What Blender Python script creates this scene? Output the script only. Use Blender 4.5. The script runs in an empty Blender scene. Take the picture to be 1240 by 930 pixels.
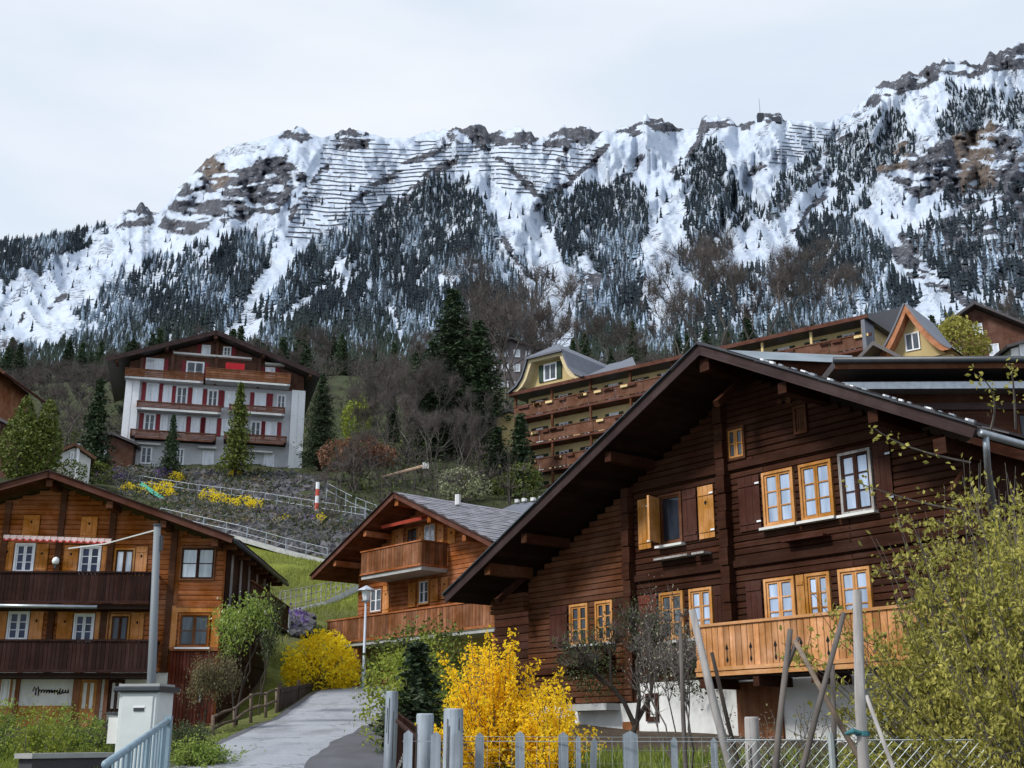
import bpy, math, random
import numpy as np
from mathutils import Vector, Matrix
SC = bpy.context.scene
COL = SC.collection
R = math.radians
# ------------------------------------------------------------------ camera
F = 1450.0                      # focal length in pixels of the 1240 px wide photograph
TH = math.atan(435 / 1450)      # upward pitch
ZC = 1.6                        # eye height
cam_d = bpy.data.cameras.new('camera'); cam = bpy.data.objects.new('camera', cam_d); COL.objects.link(cam)
cam.location = (0, 0, ZC); cam.rotation_euler = (R(90) + TH, 0, 0)
cam_d.sensor_width = 36; cam_d.lens = F / 1240 * 36; cam_d.clip_end = 8000; cam_d.clip_start = 0.1
SC.camera = cam
# ------------------------------------------------------------------ world and sun (overcast)
SUN_EL, SUN_AZ = 42, -62        # sun behind the camera, to the left
W = bpy.data.worlds.new('World'); SC.world = W; W.use_nodes = True
nt = W.node_tree; nt.nodes.clear()
def N(nt, t, **k):
    n = nt.nodes.new(t)
    for a, b in k.items():
        if a == 'ins':
            for i, v in b.items(): n.inputs[i].default_value = v
        else: setattr(n, a, b)
    return n
sky = N(nt, 'ShaderNodeTexSky', sky_type='NISHITA', sun_disc=False, sun_elevation=R(SUN_EL), sun_rotation=R(180 + SUN_AZ))
bg1 = N(nt, 'ShaderNodeBackground', ins={1: 0.09})
tc = N(nt, 'ShaderNodeTexCoord'); mp = N(nt, 'ShaderNodeMapping'); mp.inputs['Scale'].default_value = (1.2, 1.2, 4)
no = N(nt, 'ShaderNodeTexNoise', ins={'Scale': 1.5, 'Detail': 6.0, 'Roughness': .5})
cr = N(nt, 'ShaderNodeValToRGB'); cr.color_ramp.elements[0].position = .3; cr.color_ramp.elements[0].color = (.49, .585, .715, 1)
cr.color_ramp.elements[1].position = .68; cr.color_ramp.elements[1].color = (.735, .765, .805, 1)
bg2 = N(nt, 'ShaderNodeBackground', ins={1: 1.0}); mx = N(nt, 'ShaderNodeMixShader', ins={0: .9}); wo = N(nt, 'ShaderNodeOutputWorld')
L_ = nt.links.new
L_(sky.outputs[0], bg1.inputs[0]); L_(tc.outputs['Generated'], mp.inputs[0]); L_(mp.outputs[0], no.inputs['Vector'])
L_(no.outputs[0], cr.inputs[0]); L_(cr.outputs[0], bg2.inputs[0]); L_(bg1.outputs[0], mx.inputs[1]); L_(bg2.outputs[0], mx.inputs[2]); L_(mx.outputs[0], wo.inputs[0])
sl = bpy.data.lights.new('sun', 'SUN'); sl.energy = 2.7; sl.angle = R(11); sl.color = (1, .96, .9)
sun = bpy.data.objects.new('sun', sl); COL.objects.link(sun)
_a = R(SUN_AZ); _d = Vector((math.sin(_a) * math.cos(R(SUN_EL)), -math.cos(_a) * math.cos(R(SUN_EL)), math.sin(R(SUN_EL))))
sun.rotation_euler = _d.to_track_quat('Z', 'Y').to_euler(); sun.location = (0, 0, 60)
SC.view_settings.view_transform = 'Standard'; SC.view_settings.look = 'None'; SC.view_settings.exposure = .42; SC.view_settings.gamma = 1
SC.view_settings.use_curve_mapping = False
SC.render.engine = 'CYCLES'
rng = random.Random(7); nr = np.random.default_rng(5)
# ------------------------------------------------------------------ surveying helpers: where a sight line meets a real plane
cT, sT = math.cos(TH), math.sin(TH)
def P(u, v, Y):
    a = (u - 620) / F; b = (465 - v) / F
    d = (a, cT - b * sT, sT + b * cT); t = Y / d[1]
    return (d[0] * t, Y, ZC + d[2] * t)
def Pn(u, v, Y):
    a = (u - 620) / F; b = (465 - v) / F; t = Y / (cT - b * sT)
    return a * t, Y, ZC + (sT + b * cT) * t
# ------------------------------------------------------------------ materials
MATS = {}
def gmat(name, c1, c2=None, scale=(3, 3, 3), rough=.8, bump=.3, rand=.18, detail=5, spec=.3, island=0, metal=0, lo=.3, hi=.7, extra=None, trans=0):
    if name in MATS: return MATS[name]
    if c2 is None: c2 = tuple(x * .6 for x in c1)
    m = bpy.data.materials.new(name); m.use_nodes = True; t = m.node_tree; b = t.nodes['Principled BSDF']; l = t.links.new
    co = N(t, 'ShaderNodeTexCoord'); oi = N(t, 'ShaderNodeObjectInfo')
    mul = N(t, 'ShaderNodeMath', operation='MULTIPLY', ins={1: 37.0}); l(oi.outputs['Random'], mul.inputs[0])
    add = N(t, 'ShaderNodeVectorMath', operation='ADD'); l(co.outputs['Object'], add.inputs[0]); l(mul.outputs[0], add.inputs[1])
    mpn = N(t, 'ShaderNodeMapping'); mpn.inputs['Scale'].default_value = scale; l(add.outputs[0], mpn.inputs[0])
    n1 = N(t, 'ShaderNodeTexNoise', ins={'Scale': 1.0, 'Detail': float(detail), 'Roughness': .6}); l(mpn.outputs[0], n1.inputs['Vector'])
    r = N(t, 'ShaderNodeMapRange', ins={1: lo, 2: hi}); l(n1.outputs[0], r.inputs[0])
    mix = N(t, 'ShaderNodeMix', data_type='RGBA'); mix.inputs[6].default_value = (*c1, 1); mix.inputs[7].default_value = (*c2, 1)
    if island:
        ge = N(t, 'ShaderNodeNewGeometry'); mm = N(t, 'ShaderNodeMix'); mm.inputs[0].default_value = island
        l(r.outputs[0], mm.inputs[2]); l(ge.outputs['Random Per Island'], mm.inputs[3]); l(mm.outputs[0], mix.inputs[0])
    else: l(r.outputs[0], mix.inputs[0])
    hs = N(t, 'ShaderNodeHueSaturation'); vr = N(t, 'ShaderNodeMapRange', ins={3: 1 - rand, 4: 1 + rand}); l(oi.outputs['Random'], vr.inputs[0])
    l(vr.outputs[0], hs.inputs['Value']); l(mix.outputs[2], hs.inputs['Color']); out = hs.outputs[0]
    if extra: out = extra(t, co, out)
    l(out, b.inputs['Base Color'])
    b.inputs['Roughness'].default_value = rough; b.inputs['Specular IOR Level'].default_value = spec; b.inputs['Metallic'].default_value = metal
    if bump:
        bp = N(t, 'ShaderNodeBump', ins={'Strength': bump, 'Distance': .02}); l(n1.outputs[0], bp.inputs['Height']); l(bp.outputs[0], b.inputs['Normal'])
    if trans:
        tr = N(t, 'ShaderNodeBsdfTranslucent'); l(out, tr.inputs[0]); ms = N(t, 'ShaderNodeMixShader', ins={0: trans})
        l(b.outputs[0], ms.inputs[1]); l(tr.outputs[0], ms.inputs[2]); l(ms.outputs[0], t.nodes['Material Output'].inputs[0])
    MATS[name] = m; return m
def weather(t, co, out):
    n = N(t, 'ShaderNodeTexNoise', ins={'Scale': 1.1, 'Detail': 5.0, 'Roughness': .65}); ge = N(t, 'ShaderNodeNewGeometry'); t.links.new(ge.outputs['Position'], n.inputs['Vector'])
    q = N(t, 'ShaderNodeMapRange', ins={1: .3, 2: .7, 3: .62, 4: 1.32}); t.links.new(n.outputs[0], q.inputs[0]); h = N(t, 'ShaderNodeHueSaturation'); t.links.new(out, h.inputs['Color']); t.links.new(q.outputs[0], h.inputs['Value'])
    q2 = N(t, 'ShaderNodeMapRange', ins={1: .3, 2: .7, 3: 1.08, 4: .82}); t.links.new(n.outputs[0], q2.inputs[0]); t.links.new(q2.outputs[0], h.inputs['Saturation']); return h.outputs[0]
def woodm(name, c, ax='x', k=.55, rough=.7, rand=.2, c2=None, bump=.5):
    s = {'x': (.8, 14, 16), 'z': (14, 14, .8), 'y': (14, .8, 14)}[ax]
    return gmat(name, c, c2 or tuple(x * k for x in c), s, rough, bump, rand, 7, .10, lo=.25, hi=.75, extra=weather)
def glassm(name, c1, c2, sc=(5, 1, .6)):
    return gmat(name, c1, c2, sc, .06, 0, .25, 3, .9 if c1[0] > .15 else .35, lo=.35, hi=.65)
DARKW = woodm('dark_brown_logs', (.056, .018, .008), 'x', .4, rand=.3)
BRNW = woodm('brown_logs', (.125, .046, .020), 'x', .5, rand=.22)
DARKV = woodm('dark_brown_boards', (.055, .022, .013), 'z', .45, rand=.3)
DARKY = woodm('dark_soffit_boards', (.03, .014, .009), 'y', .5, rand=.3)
SHUTD = woodm('dark_shutter_wood', (.066, .022, .014), 'z', .6)
YELW = woodm('honey_varnished_wood', (.56, .25, .06), 'z', .62, rand=.12)
NEWW = woodm('new_larch_boards', (.56, .25, .085), 'z', .5, rand=.3)
NEWX = woodm('new_larch_rail', (.56, .27, .10), 'x', .7, rand=.1)
ORAX = woodm('orange_logs', (.46, .145, .028), 'x', .55, rand=.16)
ORAD = woodm('orange_brown_logs', (.38, .115, .026), 'x', .5, rand=.16)
ORAV = woodm('orange_shutter_wood', (.60, .23, .05), 'z', .7, rand=.1)
CHEX = woodm('chestnut_logs', (.40, .125, .035), 'x', .5, rand=.16)
CHEV = woodm('chestnut_boards', (.27, .105, .042), 'z', .45, rand=.3)
BALV = woodm('black_brown_balcony_boards', (.036, .015, .013), 'z', .5, rand=.4)
REDV = woodm('red_brown_boards', (.13, .028, .014), 'z', .5, rand=.25)
HOTB = woodm('reddish_balcony_boards', (.20, .085, .055), 'x', .6, rand=.15)
HOTW = woodm('brown_gable_boards', (.13, .06, .04), 'z', .55, rand=.15)
ORB = woodm('orange_balcony_boards', (.25, .10, .045), 'x', .6, rand=.15)
WEAW = woodm('weathered_grey_wood', (.42, .40, .39), 'z', .34, rand=.15)
BLUW = woodm('blue_grey_weathered_wood', (.36, .42, .49), 'z', .32, rand=.12)
FENW = woodm('dark_fence_wood', (.07, .05, .042), 'z', .5, rand=.3)
RUSW = woodm('rail_fence_wood', (.16, .12, .09), 'x', .5, rand=.3)
WHIT = gmat('white_painted_wood', (.8, .82, .86), (.7, .72, .76), (4, 4, 4), .5, .1, .04)
PLAS = gmat('white_plaster', (.72, .73, .72), (.52, .53, .52), (1.6, 1.6, 1.6), .9, .3, .03)
PLAG = gmat('pale_grey_plaster', (.55, .57, .6), (.44, .45, .48), (1, 1, 1), .9, .2, .03)
CREA = gmat('cream_plaster', (.66, .52, .27), (.55, .42, .2), (1, 1, 1), .9, .2, .05)
YELP = gmat('yellow_gable_render', (.46, .36, .18), (.36, .28, .13), (.7, .7, .7), .9, .2, .05)
OCHP = gmat('ochre_plaster', (.42, .30, .10), (.32, .22, .08), (1.5, 1.5, 1.5), .9, .3, .03)
GLB = glassm('sky_curtain_glass', (.42, .52, .68), (.24, .32, .46))  # reflected sky and curtains both painted into the opaque pane colour
GLD = glassm('dark_glass', (.03, .04, .06), (.012, .015, .022))
GLM = glassm('dim_glass', (.10, .12, .15), (.04, .05, .06))
GLW = glassm('white_curtain_glass', (.66, .72, .80), (.42, .48, .56))
REDS = gmat('wine_red_shutter', (.22, .018, .03), (.16, .012, .02), (2, 2, 2), .6, .1, .1)
REDB = gmat('bright_red_awning', (.62, .02, .035), (.5, .02, .03), (2, 2, 2), .7, .1, .05)
SLAT = gmat('grey_slate', (.25, .25, .28), (.13, .13, .15), (2, 2, 2), .6, .3, .05, island=.7, spec=.5)
SLAB = gmat('blue_grey_sheet_roof', (.10, .11, .145), (.065, .072, .095), (.5, 4, .5), .45, .2, .03, spec=.5)
DROF = gmat('dark_brown_roofing', (.075, .062, .066), (.04, .034, .036), (3, 3, 3), .5, .3, .05, island=.6, spec=.5)
FASC = woodm('dark_fascia_board', (.055, .034, .034), 'x', .6, rand=.05)
FASR = woodm('red_brown_fascia', (.12, .045, .03), 'x', .6, rand=.1)
META = gmat('galvanised_metal', (.36, .40, .44), (.26, .29, .33), (5, 5, 5), .4, .1, .03, metal=.7, spec=.5)
DMET = gmat('dark_painted_metal', (.035, .045, .055), (.025, .03, .04), (5, 5, 5), .4, .1, .03, spec=.5)
PMET = gmat('wet_pale_sheet_metal', (.5, .56, .6), (.33, .37, .4), (.6, 3, 3), .25, .1, .03, metal=.5, spec=.6)
CONC = gmat('concrete', (.40, .41, .41), (.27, .28, .28), (2, 2, 2), .9, .4, .04)
CABI = gmat('pale_grey_cabinet_paint', (.60, .64, .64), (.52, .56, .56), (3, 3, 6), .55, .1, .02)
STON = gmat('grey_garden_stone', (.12, .12, .13), (.014, .014, .018), (1.5, 1.5, 1.5), .9, .5, .1, island=.75)
STOP = gmat('stone_ledge', (.3, .3, .31), (.14, .14, .15), (3, 3, 3), .9, .5, .1)
BARK = gmat('dark_bark', (.055, .043, .036), (.03, .024, .02), (8, 8, 2), .95, .6, .2)
BARG = gmat('grey_bark', (.13, .115, .105), (.06, .052, .048), (8, 8, 2), .95, .6, .25)
TWIG = gmat('brown_twigs', (.115, .098, .09), (.06, .052, .048), (3, 3, 3), .95, .0, .25)
BLAK = gmat('black_shade_and_script', (.008, .007, .007), (.005, .005, .005), (3, 3, 3), .9, 0, 0)  # black for painted-on shade of cut holes, and for the wall script
def leafm(name, c1, c2, rand=.15, tr=.3): return gmat(name, c1, c2, (1.2, 1.2, 1.2), .6, 0, rand, 3, .25, island=.72, trans=tr)
L_YEL = leafm('forsythia_yellow_blossom', (.97, .73, .03), (.90, .58, .015), .03, .5)
L_YE2 = leafm('lemon_yellow_blossom', (.97, .82, .03), (.80, .60, .02), .05, .5)
L_DKC = leafm('dark_conifer_needles', (.020, .040, .018), (.045, .07, .03), .25, .1)
L_OLV = leafm('olive_conifer_needles', (.055, .085, .015), (.12, .14, .025), .15, .1)
L_GRN = leafm('fresh_green_leaves', (.12, .20, .035), (.30, .36, .07), .1)
L_LIM = leafm('lime_green_leaves', (.16, .24, .025), (.34, .36, .05), .1)
L_OYE = leafm('yellow_olive_leaves', (.17, .17, .03), (.46, .42, .10), .1)
L_DKG = leafm('dark_green_leaves', (.03, .05, .02), (.09, .11, .04), .2)
L_BUD = leafm('brown_buds', (.10, .075, .05), (.22, .20, .09), .2)
L_WHI = leafm('white_blossom', (.75, .76, .62), (.5, .5, .35), .1)
L_PUR = leafm('purple_heather_bloom', (.22, .11, .42), (.10, .06, .2), .15)
L_RUS = leafm('rusty_beech_leaves', (.27, .13, .075), (.13, .075, .05), .15)
L_GRA = leafm('grass_blades', (.13, .19, .03), (.26, .30, .06), .1)
# ------------------------------------------------------------------ object helpers
def link(name, data, parent=None, loc=(0, 0, 0), rot=(0, 0, 0)):
    o = bpy.data.objects.new(name, data); COL.objects.link(o); o.location = loc; o.rotation_euler = rot
    if parent is not None: o.parent = parent
    return o
def tag(o, label=None, cat=None, group=None, kind=None):
    if label: o['label'] = label
    if cat: o['category'] = cat
    if group: o['group'] = group
    if kind: o['kind'] = kind
    return o
def thing(name, label, cat, loc=(0, 0, 0), rz=0, group=None):
    return tag(link(name, None, None, loc, (0, 0, rz)), label, cat, group)
BOXES = {}
def boxmesh(sx, sy, sz, mat, bev=0):
    k = (round(sx, 3), round(sy, 3), round(sz, 3), mat.name, bev)
    if k in BOXES: return BOXES[k]
    m = bpy.data.meshes.new('box'); x, y, z = sx / 2, sy / 2, sz / 2
    if not bev:
        v = [(-x, -y, -z), (x, -y, -z), (x, y, -z), (-x, y, -z), (-x, -y, z), (x, -y, z), (x, y, z), (-x, y, z)]
        f = [(0, 3, 2, 1), (4, 5, 6, 7), (0, 1, 5, 4), (1, 2, 6, 5), (2, 3, 7, 6), (3, 0, 4, 7)]
    else:   # chamfered along the four front edges
        b = min(bev, x * .4, z * .4, y * .8)
        v = [(-x, -y + b, -z), (x, -y + b, -z), (x, y, -z), (-x, y, -z), (-x, -y + b, z), (x, -y + b, z), (x, y, z), (-x, y, z),
             (-x + b, -y, -z + b), (x - b, -y, -z + b), (x - b, -y, z - b), (-x + b, -y, z - b)]
        f = [(0, 3, 2, 1), (4, 5, 6, 7), (1, 2, 6, 5), (2, 3, 7, 6), (3, 0, 4, 7), (8, 9, 10, 11), (0, 1, 9, 8), (1, 5, 10, 9), (5, 4, 11, 10), (4, 0, 8, 11)]
    m.from_pydata(v, [], f); m.materials.append(mat); BOXES[k] = m; return m
def box(name, parent, c, s, mat, rot=(0, 0, 0), bev=0):
    return link(name, boxmesh(abs(s[0]), abs(s[1]), abs(s[2]), mat, bev), parent, c, rot)
def box2(name, parent, x0, x1, y0, y1, z0, z1, mat, bev=0):
    return box(name, parent, ((x0 + x1) / 2, (y0 + y1) / 2, (z0 + z1) / 2), (x1 - x0, y1 - y0, z1 - z0), mat, bev=bev)
class MB:
    def __init__(s): s.v = []; s.f = []
    def box(s, x0, x1, y0, y1, z0, z1):
        n = len(s.v); s.v += [(x0, y0, z0), (x1, y0, z0), (x1, y1, z0), (x0, y1, z0), (x0, y0, z1), (x1, y0, z1), (x1, y1, z1), (x0, y1, z1)]
        s.f += [(n, n+3, n+2, n+1), (n+4, n+5, n+6, n+7), (n, n+1, n+5, n+4), (n+1, n+2, n+6, n+5), (n+2, n+3, n+7, n+6), (n+3, n, n+4, n+7)]; return s
    def obox(s, c, size, M):
        n = len(s.v); sx, sy, sz = [a / 2 for a in size]; c = Vector(c)
        for p in [(-sx, -sy, -sz), (sx, -sy, -sz), (sx, sy, -sz), (-sx, sy, -sz), (-sx, -sy, sz), (sx, -sy, sz), (sx, sy, sz), (-sx, sy, sz)]:
            s.v.append(tuple(c + M @ Vector(p)))
        s.f += [(n, n+3, n+2, n+1), (n+4, n+5, n+6, n+7), (n, n+1, n+5, n+4), (n+1, n+2, n+6, n+5), (n+2, n+3, n+7, n+6), (n+3, n, n+4, n+7)]; return s
    def tube(s, pts, rad, n=6, cap=True):
        pts = [Vector(p) for p in pts]; k = len(pts)
        if not hasattr(rad, '__len__'): rad = [rad] * k
        b0 = len(s.v); a = None
        for i, p in enumerate(pts):
            d = (pts[min(i + 1, k - 1)] - pts[max(i - 1, 0)])
            if d.length < 1e-9: d = Vector((0, 0, 1))
            d.normalize()
            if a is None: a = d.orthogonal().normalized()
            a = (a - d * a.dot(d)); a = a.normalized() if a.length > 1e-6 else d.orthogonal().normalized(); b = d.cross(a)
            for j in range(n):
                t = 2 * math.pi * j / n; q = p + (a * math.cos(t) + b * math.sin(t)) * rad[i]; s.v.append((q.x, q.y, q.z))
        for i in range(k - 1):
            for j in range(n):
                j2 = (j + 1) % n; s.f.append((b0 + i * n + j, b0 + i * n + j2, b0 + (i + 1) * n + j2, b0 + (i + 1) * n + j))
        if cap: s.f.append(tuple(b0 + j for j in range(n))[::-1]); s.f.append(tuple(b0 + (k - 1) * n + j for j in range(n)))
        return s
    def prism(s, prof, y0, y1):        # profile in x,z pushed along y
        n = len(s.v); k = len(prof); s.v += [(x, y0, z) for x, z in prof] + [(x, y1, z) for x, z in prof]
        s.f.append(tuple(range(n, n + k))); s.f.append(tuple(range(n + 2 * k - 1, n + k - 1, -1)))
        for j in range(k): j2 = (j + 1) % k; s.f.append((n + j2, n + j, n + k + j, n + k + j2))
        return s
    def mesh(s, mat, smooth=False):
        m = bpy.data.meshes.new('m'); m.from_pydata(s.v, [], s.f); m.materials.append(mat)
        if smooth: m.shade_smooth()
        return m
    def build(s, name, mat, parent=None, smooth=False, **k): return link(name, s.mesh(mat, smooth), parent, **k)
def npmesh(V, Fc, mat, smooth=False, tint=None):
    m = bpy.data.meshes.new('m'); nv, nf, k = len(V), len(Fc), Fc.shape[1]
    m.vertices.add(nv); m.vertices.foreach_set('co', np.asarray(V, np.float32).ravel())
    m.loops.add(nf * k); m.loops.foreach_set('vertex_index', Fc.astype(np.int32).ravel())
    m.polygons.add(nf); m.polygons.foreach_set('loop_start', np.arange(nf, dtype=np.int32) * k)
    if smooth: m.polygons.foreach_set('use_smooth', np.ones(nf, bool))
    else: m.polygons.foreach_set('use_smooth', np.zeros(nf, bool))
    if tint is not None:
        a = m.color_attributes.new('tint', 'FLOAT_COLOR', 'POINT'); a.data.foreach_set('color', np.asarray(tint, np.float32).ravel())
    m.update(); m.materials.append(mat); return m
def leaves(pts, size, mat, n_per=1, spread=0, asp=.55, seed=1, up=0):
    g = np.random.default_rng(seed); C = np.repeat(np.asarray(pts, float), n_per, 0); n = len(C)
    C = C + g.normal(size=(n, 3)) * spread
    a = g.normal(size=(n, 3)); a[:, 2] += up; a /= np.linalg.norm(a, axis=1)[:, None]
    b = np.cross(a, g.normal(size=(n, 3))); b /= np.linalg.norm(b, axis=1)[:, None]
    s = size * g.uniform(.6, 1.3, (n, 1)); A = a * s * .5; Bv = b * s * .5 * asp
    c = np.cross(A, Bv); c /= np.linalg.norm(c, axis=1)[:, None] + 1e-9
    V = np.stack([C - A, C - Bv + c * s * .08, C + A, C + Bv + c * s * .08], 1).reshape(-1, 3)
    return npmesh(V, np.arange(4 * n).reshape(n, 4), mat)
# ------------------------------------------------------------------ building frame
class Bld:
    def __init__(s, name, label, cat, ox, oy, oz, deg, group=None):
        s.o = (ox, oy, oz); s.a = R(deg); s.x = (math.cos(s.a), math.sin(s.a)); s.y = (-s.x[1], s.x[0])
        s.e = thing(name, label, cat, (ox, oy, oz), s.a, group)
    def L(s, u, v, y=0):
        a = (u - 620) / F; b = (465 - v) / F; d = (a, cT - b * sT, sT + b * cT)
        ox, oy = s.o[0] + s.y[0] * y, s.o[1] + s.y[1] * y
        t = (ox * s.y[0] + oy * s.y[1]) / (d[0] * s.y[0] + d[1] * s.y[1])
        return (d[0]*t - s.o[0]) * s.x[0] + (d[1]*t - s.o[1]) * s.x[1], ZC + d[2]*t - s.o[2]
    def rect(s, u0, v0, u1, v1, y=0):
        return s.L(u0, (v0+v1)/2, y)[0], s.L(u1, (v0+v1)/2, y)[0], s.L((u0+u1)/2, v1, y)[1], s.L((u0+u1)/2, v0, y)[1]
def slope(name, par, p0, p1, y0, y1, th, mat, off=0):
    dx, dz = p1[0] - p0[0], p1[1] - p0[1]; l = math.hypot(dx, dz); nx, nz = -dz / l, dx / l
    if nz < 0: nx, nz = -nx, -nz
    c = ((p0[0] + p1[0]) / 2 + nx * off, (y0 + y1) / 2, (p0[1] + p1[1]) / 2 + nz * off)
    return box(name, par, c, (l, y1 - y0, th), mat, (0, -math.atan2(dz, dx), 0))
def planks(b, x0f, x1f, z0, z1, h, ops, mat, y=0, th=.07, rnd=None, jit=.006, name='plank', mx=4.5):
    z = z0; g = rng
    while z < z1 - .02:
        zt = min(z + h, z1); zm = (z + zt) / 2; a, c = x0f(zm), x1f(zm)
        if c - a > .15:
            iv = [(a, c)]
            for (p, q, r, s) in ops:
                if r < zm < s:
                    nv = []
                    for (m, n) in iv:
                        if q <= m or p >= n: nv.append((m, n)); continue
                        if p - m > .04: nv.append((m, p))
                        if n - q > .04: nv.append((q, n))
                    iv = nv
            for (m, n) in iv:
                k = max(1, int(math.ceil((n - m) / mx))); cuts = [m + (n - m) * j / k for j in range(k + 1)]
                for j in range(k):
                    d = g.uniform(-jit, jit)
                    box2(name, b, cuts[j] + .002, cuts[j+1] - .002, y + d, y + th, z + .005, zt - .005, mat, bev=.02)
        z = zt
def window(par, x0, x1, z0, z1, y, fm, sm, gm, ns=2, rows=3, fw=.06, sill=None, small=False, sw=.05, open_=False):
    m = MB(); m.box(x0, x0 + fw, y - .05, y + .04, z0, z1); m.box(x1 - fw, x1, y - .05, y + .04, z0, z1)
    m.box(x0 + fw, x1 - fw, y - .05, y + .04, z1 - fw, z1); m.box(x0 + fw, x1 - fw, y - .05, y + .04, z0, z0 + fw)
    w = m.build('window', fm, par)
    a0, a1, b0, b1 = x0 + fw, x1 - fw, z0 + fw, z1 - fw; cw = (a1 - a0) / ns
    for i in range(ns):
        p, q = a0 + i * cw + .004, a0 + (i + 1) * cw - .004
        c = MB(); yy = y - .02
        c.box(p, p + sw, yy, y + .03, b0, b1); c.box(q - sw, q, yy, y + .03, b0, b1); c.box(p + sw, q - sw, yy, y + .03, b1 - sw, b1); c.box(p + sw, q - sw, yy, y + .03, b0, b0 + sw)
        hh = (b1 - b0 - 2 * sw) / rows
        for j in range(1, rows): c.box(p + sw, q - sw, yy + .005, y + .025, b0 + sw + j * hh - .014, b0 + sw + j * hh + .014)
        c.build('casement', sm, w)
        if small: box2('pane', w, p + sw, q - sw, y + .008, y + .02, b0 + sw, b1 - sw, gm)
        else:
            for j in range(rows): box2('pane', w, p + sw, q - sw, y + .008, y + .02, b0 + sw + j * hh + .014, b0 + sw + (j + 1) * hh - .014, gm)
    if sill: box2('sill', w, x0 - .06, x1 + .06, y - .16, y + .03, z0 - .06, z0 - .003, sill)
    return w
def shutter(par, x0, x1, z0, z1, y, mat, hole=True, hinge=None, n=3):
    m = MB(); w = (x1 - x0) / n
    for i in range(n): m.box(x0 + i * w + .004, x0 + (i + 1) * w - .004, y - .035, y - .004, z0, z1)
    for z in (z0 + .14 * (z1 - z0), z1 - .16 * (z1 - z0)): m.box(x0 + .02, x1 - .02, y - .055, y - .036, z - .035, z + .035)
    s = m.build('shutter', mat, par)
    if hole:
        c = MB(); cx, cz, r = (x0 + x1) / 2, z0 + .68 * (z1 - z0), min(.05, w * .5)
        c.prism([(cx - r, cz), (cx, cz - r * 1.5), (cx + r, cz), (cx, cz + r)], y - .039, y - .033); c.build('cutout_shade', BLAK, s)  # raised black plate paints the dark of a cut hole
    if hinge:
        for z in (z0 + .14 * (z1 - z0), z1 - .16 * (z1 - z0)): box2('hinge', s, x1 - .1, x1 + .02, y - .07, y - .056, z - .02, z + .02, hinge)
    return s
def rail_boards(par, p0, p1, z0, z1, bw, mat, railm, t=.03, cut=None, slab=None):
    """upright boards from p0 to p1 (x,y in the building's frame) with handrail and bottom rail"""
    dx, dy = p1[0] - p0[0], p1[1] - p0[1]; l = math.hypot(dx, dy); a = math.atan2(dy, dx); n = max(1, int(l / bw)); w = l / n
    for i in range(n):
        t_ = (i + .5) / n; o = box('board', par, (p0[0] + dx * t_, p0[1] + dy * t_, (z0 + z1) / 2 + rng.uniform(-.004, .004)), (w - .012, t, z1 - z0), mat, (0, 0, a), bev=.008)
        if cut and i % cut == 1:
            c = MB(); h = z1 - z0; r = w * .27
            c.prism([(-r, -.02 * h), (-.012, -.06 * h), (-.012, -.2 * h), (-r * .8, -.28 * h), (0, -.34 * h), (r * .8, -.28 * h), (.012, -.2 * h), (.012, -.06 * h), (r, -.02 * h), (0, .09 * h)], -t / 2 - .004, -t / 2 + .002)
            c.build('cutout_shade', BLAK, o)  # hole-shaped plate, its darkness put into the colour
    ux, uy = math.sin(a), -math.cos(a)
    box('handrail', par, ((p0[0]+p1[0])/2, (p0[1]+p1[1])/2, z1 + .035), (l + .06, .11, .06), railm, (0, 0, a))
    box('bottom_rail', par, ((p0[0]+p1[0])/2 + ux * .03, (p0[1]+p1[1])/2 + uy * .03, z0 + .05), (l + .02, .04, .08), railm, (0, 0, a))
# ------------------------------------------------------------------ noise
def vnoise(x, y, seed=0):
    xi, yi = np.floor(x), np.floor(y); fx, fy = x - xi, y - yi; fx = fx*fx*(3-2*fx); fy = fy*fy*(3-2*fy)
    def h(a, b): v = np.sin(a * 127.1 + b * 311.7 + seed * 74.7) * 43758.5453; return v - np.floor(v)
    return (h(xi, yi)*(1-fx) + h(xi+1, yi)*fx)*(1-fy) + (h(xi, yi+1)*(1-fx) + h(xi+1, yi+1)*fx)*fy
def fbm(x, y, o=4, seed=0):
    s = 0; a = .5; t = 0
    for i in range(o): s = s + a * vnoise(x, y, seed + i); t += a; a *= .5; x = x * 2.03 + 5; y = y * 2.03 + 3
    return s / t
def inpoly(u, v, poly):
    r = np.zeros(u.shape, bool); n = len(poly)
    for i in range(n):
        (x0, y0), (x1, y1) = poly[i], poly[(i + 1) % n]
        if y0 == y1: continue
        c = ((y0 > v) != (y1 > v)) & (u < (x1 - x0) * (v - y0) / (y1 - y0) + x0); r ^= c
    return r
# ------------------------------------------------------------------ ground
ctl = []
def cp(u, v, Y): ctl.append(P(u, v, Y))
def cw(x, Y, z): ctl.append((x, Y, z))
for x, y, z in [(0,0,0),(-3,0,0),(8,0,.1),(-12,0,-.3),(18,0,.5),(0,-25,-1.6),(-30,-25,-2),(30,-25,-1),(60,0,2),(-60,0,-2),
                (-3,10,.62),(0,10,.66),(6,10,.75),(12,10,.9),(-8,14,.75),(-14,20,1.0),(-20,20,1.0),(0,16,1.0),(6,18,1.15),(4,26,1.6),(10,22,1.5),(14,24,1.8),
                (-10,43,2.05),(-17,42,2.0),(-22,42,2.0),(-30,40,1.5),(-9,35,1.9),(-7,30,1.75),(-1,34,2.2),(2,40,2.9),(22,30,3.0),(40,30,5),(16,44,6),(30,50,9),(50,60,14),
                (-18,55,5),(-30,60,6),(-45,50,3),(-10.5,53,4.6),(-60,80,12),(-80,60,5)]: cw(x, y, z)
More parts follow.
